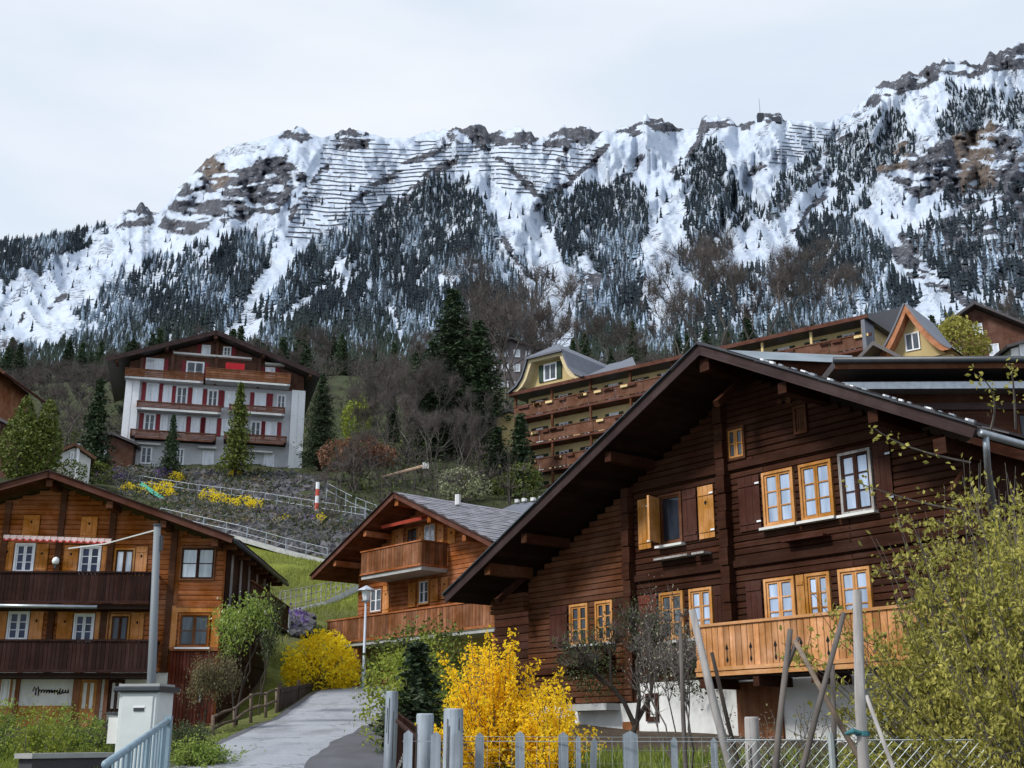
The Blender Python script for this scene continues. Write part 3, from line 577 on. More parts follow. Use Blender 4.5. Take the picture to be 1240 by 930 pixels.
conifer_mass('mountain_forest', np.stack([x, y, z], 1), H, colr, 12, 'dark and frosted conifer forest covering the mountain slopes')
print('forest trees', n)
# avalanche barriers: rows of snow bridges along the contour
ava = [[(390,168),(505,168),(545,174),(700,178),(742,176),(725,200),(700,215),(680,238),(640,240),(605,228),(575,205),(545,212),(500,232),(450,262),(372,292),(345,290),(352,262),(385,205)], [(958,152),(1004,152),(1016,158),(995,172),(975,190),(948,202),(925,208),(940,180)]]
AVL = ('thin dark row of snow barriers on the snowy slope under the central ridge', 'thin dark row of snow barriers on the slope right of the summit mast'); AVG = ('avalanche barriers under the central ridge', 'avalanche barriers right of the mast')
AVM = gmat('dark_barrier_steel', (.05, .055, .07), (.03, .035, .045), (1, 1, 1), .7, 0, .2)
for v0 in list(np.arange(164, 294, 5.1)):
    for pi_, (ua, ub) in enumerate(((340, 750), (920, 1020))):
        if pi_ == 1: v1 = 152 + (v0 - 166) * .8
        else: v1 = v0
        uu = np.arange(ua, ub, 3.0); vv = v1 + 4 * np.sin(uu * .022 + v1 * .02) + 3 * (fbm(uu * .03, uu * 0 + v1 * .08, 3, 5) - .5) * 2 + (uu - 540) * .012
        ok = inpoly(uu, vv, ava[pi_]) & (vnoise(uu * .12, uu * 0 + v1, 17) > .17) & (vv > vr(uu) + 7); mb = MB(); 
        X, Y, Z = mpt(uu, vv)
        for i in range(len(uu) - 1):
            if not (ok[i] and ok[i+1]):
                if mb.v: tag(mb.build('avalanche_barrier', AVM), AVL[pi_], 'avalanche barrier', AVG[pi_]); mb = MB()
            else:
                h = 1.9; b0 = len(mb.v)
                mb.v += [(X[i], Y[i]-1.2, Z[i] + .3), (X[i+1], Y[i+1]-1.2, Z[i+1] + .3), (X[i+1], Y[i+1]-1.2, Z[i+1]+h), (X[i], Y[i]-1.2, Z[i]+h), (X[i], Y[i]-.7, Z[i] + .3), (X[i+1], Y[i+1]-.7, Z[i+1] + .3), (X[i+1], Y[i+1]-.7, Z[i+1]+h), (X[i], Y[i]-.7, Z[i]+h)]
                mb.f += [(b0, b0+1, b0+2, b0+3), (b0+5, b0+4, b0+7, b0+6), (b0+3, b0+2, b0+6, b0+7), (b0+4, b0+5, b0+1, b0)]
        if mb.v: tag(mb.build('avalanche_barrier', AVM), AVL[pi_], 'avalanche barrier', AVG[pi_])
# summit station with mast
x, y, z = [float(a) for a in mpt(921, 147)]
t = thing('summit_station', 'small dark station block with a thin mast on the ridge skyline', 'station', (x, y, z))
box2('building', t, -5, 5, -5, 5, -3, 13, ROCKD if 'ROCKD' in globals() else AVM); box2('annex', t, 5, 34, -4, 5, -3, 6, AVM); MB().tube([(0, 0, 13), (0, 0, 42)], [.7, .35], 6).build('mast', META, t)
# ================================================================== BUILDINGS
def purlin(par, x, z, y0, y1, mat, w=.22, h=.24, name='purlin'): return box2(name, par, x - w/2, x + w/2, y0, y1, z - h, z, mat)
def gable_roof(b, xa, za, xl, zl, xr, zr, y0, y1, th, roofm, fascm, soffm, rows=0, rafters=True, side_gut=True):
    """two roof slopes, bargeboards, soffit boards, ridge; returns nothing"""
    e = b.e
    for (xe, ze) in ((xl, zl), (xr, zr)):
        s = slope('roof', e, (xa, za), (xe, ze), y0, y1, th, roofm, -th / 2)
        l = math.hypot(xe - xa, ze - za); ang = math.atan2(ze - za, xe - xa)
        if rows:      # tile courses laid on the slope, one joined piece
            m = MB(); n = int(l / rows); M = Matrix.Rotation(-ang, 3, 'Y'); nn = M @ Vector((0, 0, 1)); sg = 1 if nn.z > 0 else -1
            cw = .42 if rows < .5 else 2.0; ny = int((y1 - y0) / cw)
            for i in range(n):
                for j in range(ny):
                    t = (i + .5) / n; c = Vector((xa + (xe - xa) * t, y0 + (j + .5 + (.5 if i % 2 and ny > 3 else 0)) * (y1 - y0 - cw*.5) / ny, za + (ze - za) * t)) + nn * sg * (.035 + rng.uniform(-.008, .008))
                    M2_ = Matrix.Rotation(-ang + .05 * (-1 if xe > xa else 1) * sg, 3, 'Y')
                    m.obox(c, (l / n * 1.08, (y1 - y0) / ny - .012, .03), M2_)
            o = m.build('slates', SLAT if roofm is SLAT else roofm, s); o['kind'] = 'stuff'
            o.matrix_parent_inverse = Matrix.LocRotScale(s.location, s.rotation_euler, None).inverted()
        slope('bargeboard', e, (xa, za), (xe, ze), y0 - .05, y0 - .003, th + .07, fascm, -th / 2 - .02)
        slope('cover_board', e, (xa, za), (xe, ze), y0 - .12, y0 + .12, .03, FASC if fascm is not FASC else DMET, .035)
        ns = max(2, int((l) / .26)); dx, dz = (xe - xa) / ns, (ze - za) / ns
        yy1 = min(y1, y0 + 3.2)
        for i in range(ns):
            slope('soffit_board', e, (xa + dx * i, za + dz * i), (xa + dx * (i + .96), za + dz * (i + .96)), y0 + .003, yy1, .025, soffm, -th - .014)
def plank_rows(b, *a, **k): planks(b.e, *a, **k)
# ---- the large dark chalet on the right
mo = P(848, 418, 26); A = R(-51.6)
MC = Bld('dark_chalet', 'large dark brown log chalet with wide overhanging roof and bright new balcony', 'chalet', mo[0] - math.sin(A) * 1.6, mo[1] + math.cos(A) * 1.6, 1.5, -51.6)
e = MC.e; zb = 1.5
def mx_(u, v=640, y=0): return MC.L(u, v, y)[0]
AZ = mo[2] - zb; XL, ZL, XR, ZR = -9.95, 5.54 - zb, 6.55, 7.05 - zb
sl_l = (AZ - ZL) / -XL; sl_r = (AZ - ZR) / XR
def mL(z): return max(-8.25, -(AZ - .45 - z) / sl_l)
def mR(z): return min(5.75, (AZ - .45 - z) / sl_r)
ZP = 3.0 - zb     # top of the plaster storey
opsM = []
def win_m(u0, u1, z0, z1, fm, sm, gm, ns=2, rows=3, v=None, sill=PLAS, y=0, **k):
    v = v or (900 - (z0 + z1) / 2 * 50); x0, x1 = mx_(u0, v), mx_(u1, v); opsM.append((x0, x1, z0 - zb, z1 - zb)); window(e, x0, x1, z0 - zb, z1 - zb, y, fm, sm, gm, ns, rows, sill=sill, **k); return x0, x1
UZ0, UZ1, LZ0, LZ1 = 6.24, 7.5, 3.95, 5.1
win_m(925, 963, UZ0, UZ1, YELW, YELW, GLB, v=606); win_m(970, 1010, UZ0, UZ1, YELW, YELW, GLB, v=597); win_m(1018, 1058, UZ0 - .02, UZ1 + .06, WEAW, DARKV, GLB, v=586)
win_m(799, 827, UZ0, UZ1, BRNW, BRNW, GLD, ns=1, rows=1, v=630)
win_m(927, 964, LZ0, LZ1, YELW, YELW, GLB, v=725); win_m(977, 1007, LZ0, LZ1, YELW, YELW, GLB, v=720); win_m(1017, 1056, LZ0, LZ1, YELW, YELW, GLB, v=712)
win_m(691, 713, 4.05, LZ1, YELW, YELW, GLD, v=757); win_m(722, 743, 4.05, LZ1, YELW, YELW, GLD, v=755); win_m(800, 829, LZ0, LZ1, YELW, YELW, GLM, v=745); win_m(836, 864, LZ0, LZ1, YELW, YELW, GLB, v=735)
win_m(879, 902, 7.95, 8.75, BRNW, YELW, GLM, v=522, sill=None, rows=2); win_m(962, 978, 8.2, 8.85, BRNW, BRNW, GLW, v=510, sill=None, rows=2)
def sh_m(u0, u1, z0, z1, v, mat, **k):
    shutter(e, mx_(u0, v), mx_(u1, v), z0 - zb, z1 - zb, -.01, mat, **k)
sh_m(896, 922, UZ0, UZ1, 612, SHUTD, hole=False, hinge=WHIT); sh_m(1061, 1082, UZ0, UZ1 + .05, 583, SHUTD, hole=False, hinge=META)
sh_m(774, 789, UZ0, UZ1, 634, YELW, hole=False, hinge=WHIT); sh_m(828, 845, UZ0, UZ1, 624, SHUTD, hole=False); sh_m(847, 866, UZ0, UZ1, 622, YELW, hinge=WHIT)
sh_m(667, 688, 4.05, LZ1, 757, SHUTD, hole=False); sh_m(745, 758, 4.05, LZ1, 755, SHUTD, hole=False); sh_m(775, 797, LZ0, LZ1, 745, REDV, hole=False); sh_m(866, 880, LZ0, LZ1, 735, SHUTD, hole=False); sh_m(905, 924, LZ0, LZ1, 725, SHUTD, hole=False)
sh_m(966, 976, LZ0, LZ1, 720, YELW, hole=False, n=1)
# open casement of the dark window
w = box('casement', e, (mx_(801, 630) + .05, -.32, (UZ0 + UZ1) / 2 - zb), (.05, .5, UZ1 - UZ0 - .15), YELW, (0, 0, R(14)))
# walls: backing and planks; lighter logs paint open-sky light into the left bay, darker body right of the corner post
m = MB(); m.prism([(-8.25, 0), (5.75, 0), (5.75, mR(0) and (AZ - .45 - sl_r * 5.75)), (0, AZ - .45), (-8.25, AZ - .45 - sl_l * 8.25)], .075, .3); m.build('wall', DARKW, e)
m = MB(); m.box(5.55, 5.75, .3, 9, 0, AZ - .45 - sl_r * 5.75); m.build('wall', DARKW, e); m = MB(); m.box(-8.25, -8.05, .3, 9, 0, AZ - .45 - sl_l * 8.25); m.build('wall', DARKW, e)
xp = mx_(765, 700)
planks(e, mL, lambda z: min(mR(z), xp - .12), ZP + .02 - .45, AZ - .6, .15, opsM, BRNW, jit=.006)
planks(e, lambda z: max(mL(z), xp + .12), mR, ZP + .02, AZ - .6, .15, opsM, DARKW, jit=.009)
for (u, v) in ((765, 700), (885, 700)):
    x = mx_(u, v); zt = (AZ - .5) - (sl_l * -x if x < 0 else sl_r * x); m = MB()
    for i, z in enumerate(np.arange(ZP, zt, .42)): m.box(x - .13, x + .13, -.22 + (.03 if i % 2 else 0), .0, z, min(z + .40, zt))
    m.build('corner_post', DARKW, e)
for z, x0_, x1_ in ((5.45, -4.1, 5.75), (7.72, -4.0, 5.0), (3.35, -8.2, -3.9)): box2('beam', e, x0_, x1_, -.07, -.015, z - zb, z - zb + .16, DARKW)
for (u0, u1, v) in ((801, 842, 677), (847, 862, 672), (955, 1007, 654)):
    x0, x1 = mx_(u0, v), mx_(u1, v); z = MC.L((u0+u1)/2, v)[1]; box2('shelf', e, x0, x1, -.28, -.016, z, z + .05, WEAW if u0 < 900 else SHUTD)
# plaster storey
box2('plaster_wall', e, xp + .1, 5.74, -.03, .07, -.6, ZP, PLAS); box2('plaster_wall', e, -8.2, xp + .09, -.03, .07, -.6, ZP - .46, PLAS)
box2('stone_ledge', e, mx_(700, 855), mx_(752, 850), -.5, -.03, ZP - .62, ZP - .46, CONC)
x0, x1 = mx_(896, 860), mx_(950, 855); box2('door', e, x0, x1, -.09, -.031, -.5, ZP - .1, CHEV); box2('door', e, mx_(757, 880), mx_(775, 880), -.09, -.031, -.5, .6, CHEV)
for u0, u1 in ((668, 697), (785, 800)):
    x0, x1, = mx_(u0, 880), mx_(u1, 880); window(e, x0, x1, 2.0 - zb + .1, 2.75 - zb, -.03, DARKV, DARKV, GLD, 1, 1)
# flower boxes under the left and middle windows
for (u0, u1, v) in ((688, 745, 790), (793, 868, 783)):
    x0, x1 = mx_(u0, v), mx_(u1, v); z = MC.L((u0+u1)/2, v)[1]; box2('flower_box', e, x0, x1, -.4, -.1, z - .25, z, DARKV)
# projecting lower balcony hidden behind the plants
# roof
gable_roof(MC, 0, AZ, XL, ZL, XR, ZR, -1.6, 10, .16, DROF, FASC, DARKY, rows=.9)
for t_ in (.33, .66):
    for (xe, ze) in ((XL, ZL), (XR, ZR)): purlin(e, xe * t_, AZ + (ze - AZ) * t_ - .30, -1.5, .0, DARKW)
purlin(e, 0, AZ - .3, -1.5, 0, DARKW, .28, .3); purlin(e, -8.15, ZL + .72, -1.5, 0, BRNW, .26, .3); purlin(e, 5.7, ZR - .02, -1.5, 0, DARKW, .26, .3)
for xx, zz_ in ((-8.15, ZL + .4), (5.62, ZR - .35), (0, AZ - .65)):
    m = MB(); m.prism([(-.09, 0), (.09, 0), (.09, .1), (-.09, .1)], 0, 1); 
    box('bracket', e, (xx, -.62, zz_ - .25), (.15, 1.35, .15), DARKW, (R(38), 0, 0))
# attic ventilation stars
for (u, v) in ((945, 487), (956, 485)):
    x, z = MC.L(u, v); m = MB(); 
    for k_ in range(3): m.obox((x, -.03, z), (.16, .02, .035), Matrix.Rotation(k_ * math.pi / 3, 3, 'Y'))
    m.build('carved_star', BRNW, e)
# gutter and downpipe on the right eave
MB().tube([(XR + .05, -1.6, ZR - .12), (XR + .05, 10, ZR - .12)], .075, 8).build('gutter', META, e, True)
MB().tube([(XR + .05, -1.45, ZR - .14), (XR + .02, -1.42, ZR - .42), (XR - .12, -1.2, ZR - .66), (XR - .55, -.4, ZR - 1.12), (XR - .68, -.12, ZR - 1.3), (XR - .68, -.1, .2)], .06, 8).build('downpipe', META, e, True)
# pale snow guards and ridge caps along the right rake
for i in range(26):
    t_ = .18 + .8 * i / 26 + rng.uniform(-.01, .01); s_ = rng.uniform(.03, .055)
    box('snow_guard', e, (XR * t_, -1.15 + rng.uniform(-.12, .3), AZ + (ZR - AZ) * t_ + .09), (s_ * 2.5, s_ * 1.5, s_), WHIT if i % 3 == 0 else META, (0, .45, 0))
# balcony of new larch boards
by_ = -1.25; bx0 = mx_(843, 790, by_); zt, zbm = 4.03 - zb, 3.08 - zb
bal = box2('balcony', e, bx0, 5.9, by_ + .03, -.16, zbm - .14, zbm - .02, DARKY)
def brel(o):   # children given in building coordinates
    for c in o.children: c.matrix_parent_inverse = Matrix.Translation(-o.location)
rail_boards(bal, (bx0, by_), (5.9, by_), zbm, zt, .162, NEWW, NEWX, cut=4); rail_boards(bal, (bx0, -.18), (bx0, by_), zbm, zt, .17, NEWW, NEWX)
for x in np.arange(bx0 + .15, 5.9, 1.5): box2('joist', bal, x - .08, x + .08, by_, -.16, zbm - .34, zbm - .145, DARKW)
box2('fascia', bal, bx0, 5.9, by_ - .03, by_ + .028, zbm - .1, zbm - .01, NEWX); brel(bal)
# recessed shed wall at the far left
shx = MC.L(598, 780, 2.2)[0]
planks(e, lambda z: shx, lambda z: -8.26, .3, ZL + .2, .25, [], DARKW, y=2.2); box2('wall', e, shx, -8.27, 2.28, 2.5, -.5, ZL + .1, DARKW)
for i in range(7): box2('eave_board', e, -9.7, -8.2, -.2 + i * .001, 0.0, ZL - .1 + i * .13 - .35, ZL - .1 + i * .13 - .24, BRNW) if i < 4 else None
# ---- the chestnut coloured chalet in the middle
cp0 = P(478, 597, 50); A = R(-49)
CC = Bld('chestnut_chalet', 'orange brown wooden chalet with grey slate roof and two balconies behind the street lamp', 'chalet', cp0[0] - math.sin(A) * 1.5, cp0[1] + math.cos(A) * 1.5, 3.4, -49)
e = CC.e; zb = 3.4; AZ = cp0[2] - zb; XL, ZL, XR, ZR = -6.35, 8.88 - zb, 6.5, 8.88 - zb; s_ = (AZ - ZL) / 6.4
def cx_(u, v, y=0): return CC.L(u, v, y)[0]
cL = lambda z: max(-4.75, -(AZ - .35 - z) / s_); cR = lambda z: min(5.4, (AZ - .35 - z) / s_)
ops = []
def win_c(u0, v0, u1, v1, fm, sm, gm, **k):
    x0, x1, z0, z1 = CC.rect(u0, v0, u1, v1); ops.append((x0, x1, z0, z1)); return window(e, x0, x1, z0, z1, 0, fm, sm, gm, **k)
win_c(493, 639, 506, 664, YELW, BRNW, GLM, rows=2); win_c(513, 634, 528, 664, YELW, WHIT, GLW, rows=2)
win_c(448, 712, 463, 742, CHEV, WHIT, GLM, rows=2); win_c(507, 702, 520, 732, YELW, WHIT, GLM, rows=2)
def sh_c(u0, v0, u1, v1, mat=ORAV):
    x0, x1, z0, z1 = CC.rect(u0, v0, u1, v1); shutter(e, x0, x1, z0, z1, -.01, mat)
sh_c(475, 641, 489, 668); sh_c(506.5, 638, 512.5, 666); sh_c(530, 633, 538, 660); sh_c(543, 639, 552, 658)
sh_c(464, 709, 472, 742); sh_c(495, 706, 504, 735); sh_c(522, 701, 531, 728); sh_c(535, 699, 543, 725)
m = MB(); m.prism([(-4.75, 0), (5.4, 0), (5.4, AZ - .35 - s_ * 5.4), (0, AZ - .35), (-4.75, AZ - .35 - s_ * 4.75)], .075, .3); m.build('wall', CHEX, e)
planks(e, cL, cR, 2.55, AZ - .5, .19, ops, CHEX, jit=.01)
m = MB(); m.box(5.2, 5.4, .3, 7.5, -.5, AZ - .35 - s_ * 5.4); m.build('wall', CHEX, e); m = MB(); m.box(-4.75, -4.55, .3, 7.5, -.5, AZ - .35 - s_ * 4.75); m.build('wall', CHEX, e)
box2('plaster_wall', e, -4.7, 8.5, -.03, .07, -.8, 2.55, OCHP)
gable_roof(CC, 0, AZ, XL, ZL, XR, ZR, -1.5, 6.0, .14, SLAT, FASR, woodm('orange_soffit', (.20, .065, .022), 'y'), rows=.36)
for t_ in (.36, .72):
    for sg in (-1, 1): purlin(e, 6.4 * t_ * sg, AZ + (ZL - AZ) * t_ - .27, -1.4, .02, CHEX)
purlin(e, 0, AZ - .27, -1.4, 0, CHEX, .26, .26)
x0, x1, z0, z1 = CC.rect(464, 624, 512, 638, -.9); box('awning', e, ((x0+x1)/2, -.75, (z0+z1)/2), (x1 - x0, .5, .13), gmat('faded_red_cloth', (.42, .06, .03), (.34, .05, .03)), (R(20), 0, 0))
def balc(b, par, u0, v0, u1, v1, y, h, bm, rm, slabm, bw=.2, ends=(1, 1), slab=.16, ulimit=None):
    x0, z0 = b.L(u0, v0, y); x1, z1 = b.L(u1, v1, y); zt = (z0 + z1) / 2; zl = zt - h
    o = box2('balcony', par, x0, x1, y + .03, -.02, zl - slab, zl - .01, slabm)
    rail_boards(o, (x0, y), (x1, y), zl, zt, bw, bm, rm)
    if ends[0]: rail_boards(o, (x0, -.03), (x0, y), zl, zt, bw, bm, rm)
    if ends[1]: rail_boards(o, (x1, y), (x1, -.03), zl, zt, bw, bm, rm)
    brel(o); return x0, x1, zl, zt
balc(CC, e, 438, 668, 510, 657, -1.4, 1.0, CHEV, CHEX, CONC)
X0, X1, ZLo, ZTo = balc(CC, e, 397, 746, 606, 734, -1.4, 1.0, CHEV, CHEX, CONC, ends=(1, 1))
for u in (432, 600):
    x = cx_(u, 790, -1.2); box2('post', e, x - .12, x + .12, -1.25, -1.05, -.8, ZLo - .2, CHEX)
x0, x1, z0, z1 = CC.rect(486, 770, 494, 790); box2('door', e, x0, x1 + .5, -.07, -.031, -.4, z1, DARKV); x0, x1, z0, z1 = CC.rect(457, 785, 471, 810); box2('door', e, x0, x1, -.07, -.031, -.4, z1, CHEV)
m = MB(); x0, x1, z0, z1 = CC.rect(614, 770, 628, 792); k_ = [(x0, z0), (x1, z0), (x1, z1 - .3)] + [((x0+x1)/2 + (x1-x0)/2*math.cos(a_), z1 - .3 + (x1-x0)/2*math.sin(a_)) for a_ in np.linspace(.3, 2.84, 7)] + [(x0, z1 - .3)]; m.prism(k_, -.06, -.031); m.build('arched_window', GLD, e)
box2('sill', e, x0 - .1, x1 + .1, -.2, -.03, z0 - .12, z0, PLAS)
MB().tube([(0.9, 1.2, AZ - .3), (0.9, 1.2, AZ + .15)], .12).build('chimney', PLAS, e)
# ---- orange chalet on the left
A = R(1.5); lo_ = P(60, 571, 42)
LC = Bld('orange_chalet', 'honey orange log chalet with two dark board balconies and orange shutters at the left edge', 'chalet', lo_[0] - math.sin(A) * 1.2, lo_[1] + math.cos(A) * 1.2, 2.0, 1.5)
e = LC.e; zb = 2.0; AZ = lo_[2] - zb
XR, ZR = LC.L(283, 651, -1.2); XW = LC.L(266, 760)[0]; sR = (AZ - ZR) / XR; XL = -8.6; ZL = AZ - .30 * 8.6; sLf = .30
lL = lambda z: max(-7.6, -(AZ - .32 - z) / sLf); lR = lambda z: min(XW, (AZ - .32 - z) / sR)
ops = []
def lw(u0, v0, u1, v1, fm=WHIT, sm=WHIT, gm=GLD, ns=2, rows=3, **k):
    x0, x1, z0, z1 = LC.rect(u0, v0, u1, v1); ops.append((x0, x1, z0, z1)); return window(e, x0, x1, z0, z1, 0, fm, sm, gm, ns, rows, **k)
def ls(u0, v0, u1, v1, mat=ORAV, **k):
    x0, x1, z0, z1 = LC.rect(u0, v0, u1, v1); ops.append((x0, x1, z0, z1)); shutter(e, x0, x1, z0, z1, .0, mat, **k)
lw(17.5, 658, 42, 694, gm=glassm('blue_black_glass', (.03, .045, .11), (.015, .02, .05))); lw(96, 661, 122, 696, gm=MATS['blue_black_glass']); lw(138, 664, 163, 698, YELW, BRNW, GLW, rows=1)
lw(218, 662, 261, 703, CHEV, DARKV, GLW, rows=2); lw(216, 743, 254, 784, ORAX, CHEV, GLM, rows=2, sill=WHIT)
lw(9, 740, 35, 776, gm=MATS['blue_black_glass']); lw(89, 743, 114, 778, gm=MATS['blue_black_glass']); lw(133, 744, 157, 778, YELW, BRNW, GLM, rows=1)
lw(-2, 820, 14, 859, YELW, WHIT, GLM, rows=1); lw(96, 823, 117, 862, YELW, YELW, GLM, ns=2, rows=1); lw(131, 823, 150, 862, DARKV, DARKV, GLD, rows=1)
for a in ((0.5, 656, 16, 694), (43, 659, 58, 694), (77, 660, 94.5, 694), (123, 661, 137, 695), (164, 662, 178, 698), (-30, 656, -16, 694), (-12, 738, 8, 776), (36, 740, 52, 776), (69, 741, 88, 777), (115, 741, 131, 778), (158, 742, 174, 779), (28, 624, 48, 649), (98, 626, 118, 651)): ls(*a)
planks(e, lL, lambda z: min(lR(z), LC.L(205, 760)[0]), 2.0, AZ - .4, .18, ops, ORAD, jit=.012)
planks(e, lambda z: LC.L(212, 760)[0], lR, 2.88, AZ - .4, .18, ops, ORAD, jit=.012)
m = MB(); m.prism([(-7.6, -.5), (XW, -.5), (XW, AZ - .32 - sR * XW), (0, AZ - .32), (-7.6, AZ - .32 - sLf * 7.6)], .075, .3); m.build('wall', ORAX, e)
for u in (1, 68, 131, 208): x = LC.L(u, 700)[0]; zt = AZ - .35 - (sR * x if x > 0 else -sLf * x); box2('post', e, x - .11, x + .11, -.1, -.012, 2.0, zt, BRNW)
x0, x1, z0, z1 = LC.rect(204, 734, 266, 786)
for q in ((x0, x0 + .3, z0, z1), (x1 - .28, x1, z0, z1), (x0 + .3, x1 - .28, z1 - .22, z1)): box2('window_surround', e, q[0], q[1], -.06, -.013, q[2], q[3], ORAV)
for q in ((4.25, .10), (6.6, .12)): box2('beam', e, LC.L(212, 760)[0], XW, -.08, -.013, q[0], q[0] + q[1], CHEX)
xb = LC.L(203, 830)[0]; n = 14
for i in range(n): w_ = (XW - xb) / n; box2('board', e, xb + i * w_ + .006, xb + (i + 1) * w_ - .006, -.05 + rng.uniform(-.006, .006), .02, .05, 2.72, REDV, bev=.01)
box2('door_handle', e, xb + 1.15, xb + 1.2, -.1, -.055, 1.0, 1.3, META); box2('lintel', e, xb, XW, -.12, .02, 2.73, 2.86, CHEX)
# ground floor plaster panel with a dark painted script
xq0, xq1 = LC.L(24, 840)[0], LC.L(87, 840)[0]; box2('plaster_wall', e, -7.6, xb - .02, -.01, .07, -.4, 1.98, PLAS)
box2('panel', e, LC.L(-20, 870)[0], LC.L(88, 870)[0], -.04, -.012, .0, .85, YELW); 
for u in (20, 90, 94, 119, 128): x = LC.L(u, 850)[0]; box2('timber', e, x - .07, x + .07, -.09, -.012, -.3, 2.0, CHEV)
x0, x1, z0, z1 = LC.rect(95, 820, 118, 882); box2('door', e, x0, x1, -.03, -.0125, .0, z1 - 1.15, ORAV)
x0, z0 = LC.L(41, 838); x1, _ = LC.L(84, 838); m = MB(); pts = []
for i in range(60):
    t_ = i / 59; a_ = .16 if i < 9 else .06 + .05 * (i > 40 and i < 48); pts.append((x0 + (x1 - x0) * t_ - .03 * math.cos(i * 1.4), -.022, z0 + a_ * math.sin(i * 1.35) + .02))
m.tube(pts, .022, 4); m.build('painted_script', BLAK, e)
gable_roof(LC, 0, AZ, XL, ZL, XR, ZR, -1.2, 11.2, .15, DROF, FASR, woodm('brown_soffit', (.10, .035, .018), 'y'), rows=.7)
for t_ in (.33, .62, .9):
    purlin(e, XR * t_, AZ + (ZR - AZ) * t_ - .28, -1.1, .02, BRNW); 
    if t_ < .8: purlin(e, XL * t_, AZ + (ZL - AZ) * t_ - .28, -1.1, .02, BRNW)
purlin(e, 0, AZ - .28, -1.1, 0, BRNW)
# right side wall with boards, hung planks and eave gutter
YB = 9.6; zt = AZ - .32 - sR * XW
box2('wall', e, XW - .2, XW, .3, YB, -.5, zt + .15, DARKV)
for i in range(38):
    y0_ = .3 + i * (YB - .3) / 38; box2('board', e, XW, XW + .035 + rng.uniform(0, .03), y0_ + .008, y0_ + (YB - .3) / 38 - .008, 4.2 + rng.uniform(-.1, .1), zt + .1, WEAW if i % 7 in (3, 4) else DARKV)
for i in range(5): z = 0.2 + i * .8; box2('board', e, XW, XW + .04, .3, YB, z, z + .76, DARKV)
MB().tube([(XR + .02, -1.2, ZR - .1), (XR + .02, 11.2, ZR - .1)], .08, 8).build('gutter', DMET, e, True)
for yy in np.arange(-.4, 11, 1.3): box2('rafter', e, XW, XR - .04, yy, yy + .12, ZR - .30, ZR - .13, BRNW)
# side gallery
g_ = box2('balcony', e, XW + .03, XW + .9, .6, YB, 4.15, 4.28, DARKY); rail_boards(g_, (XW + .9, .6), (XW + .9, YB), 4.3, 5.25, .2, DARKV, BRNW); brel(g_)
balc(LC, e, -70, 692, 183, 696, -1.0, 1.05, BALV, BALV, DARKY, bw=.14, slab=.18); balc(LC, e, -70, 774, 183, 779, -1.0, 1.05, BALV, BALV, DARKY, bw=.14, slab=.18)
x0, z0 = LC.L(-40, 733, -1.05); x1, _ = LC.L(118, 735, -1.05); MB().tube([(x0, -1.08, z0), (x1, -1.08, z0 - .05)], .07, 8).build('awning_roller', META, e, True)
# scalloped valance
x0, z0 = LC.L(4, 651, -.5); x1, z1 = LC.L(135, 656, -.5); m = MB(); n = 16; st = MB()
for i in range(n):
    xa, xb2 = x0 + (x1 - x0) * i / n, x0 + (x1 - x0) * (i + 1) / n; zc = z0 + (z1 - z0) * i / n; xm = (xa + xb2) / 2; mm = m if i % 1 == 0 else st
    m.prism([(xa + .01, zc + .10), (xa + .01, zc - .02), (xm - .07, zc - .1), (xm + .07, zc - .1), (xb2 - .01, zc - .02), (xb2 - .01, zc + .10)], -.52, -.49)
    st.prism([(xa + .02, zc - .02), (xm - .07, zc - .1), (xm + .07, zc - .1), (xb2 - .02, zc - .02), (xb2 - .07, zc - .02), (xm + .05, zc - .065), (xm - .05, zc - .065), (xa + .07, zc - .02)], -.535, -.521)
v_ = m.build('valance', gmat('pink_white_cloth', (.75, .6, .6), (.6, .45, .45)), e); st.build('scallop_trim', REDB, v_)
# things on the balconies
x, z = LC.L(69, 688, -.6); MB().tube([(x, -.8, 4.72 + .95), (x, -.8, z + .1)], .02, 6).build('lamp_stem', META, e)
t = thing('balcony_lantern', 'small white globe lantern above the upper balcony rail of the orange chalet', 'lantern', tuple(Vector(LC.o) + Vector((LC.x[0]*x - LC.y[0]*.8, LC.x[1]*x - LC.y[1]*.8, z + .1))))
bm_ = MB(); bm_.tube([(0, 0, 0), (0, 0, .03), (0, 0, .12), (0, 0, .22), (0, 0, .27)], [.05, .1, .13, .1, .02], 12); bm_.build('globe', WHIT, t, True); MB().tube([(0, 0, -.12), (0, 0, 0)], .04, 8).build('base', DMET, t)
# ---- hotel with red shutters
ho = P(145, 568, 124)
HC = Bld('red_shutter_hotel', 'four storey white hotel with wooden gable and wine red shutters on the hillside', 'hotel', ho[0], ho[1], ho[2] - .3, 15)
e = HC.e; AX, AZ = HC.L(262, 400, -2); XL, ZL = HC.L(128, 434, -2); XR, ZR = HC.L(389, 452, -2); HW = HC.L(365, 520)[0]
ZL = ZR = (ZL + ZR) / 2
sL_, sR_ = (AZ - ZL) / (AX - XL), (AZ - ZR) / (XR - AX); zg = HC.L(150, 459)[1]
m = MB(); m.box(0, HW, 0, 14, -3, zg); m.build('wall', PLAG, e)
m = MB(); m.prism([(0, zg), (HW, zg), (HW, AZ - .5 - sR_ * (HW - AX)), (AX, AZ - .5), (0, AZ - .5 - sL_ * AX)], -.02, 14); m.build('gable_wall', HOTW, e)
gr = MB(); gr.v = []; 
for (xe, ze) in ((XL, ZL), (XR, ZR)):
    slope('roof', e, (AX, AZ), (xe, ze), -2, 15, .3, DROF, -.15); slope('bargeboard', e, (AX, AZ), (xe, ze), -2.08, -2.01, .5, FASC, -.22)
    for t_ in (.45, .9): purlin(e, AX + (xe - AX) * t_, AZ + (ze - AZ) * t_ - .4, -1.9, 0, HOTW, .3, .35)
purlin(e, AX, AZ - .4, -1.9, 0, HOTW, .4, .5)
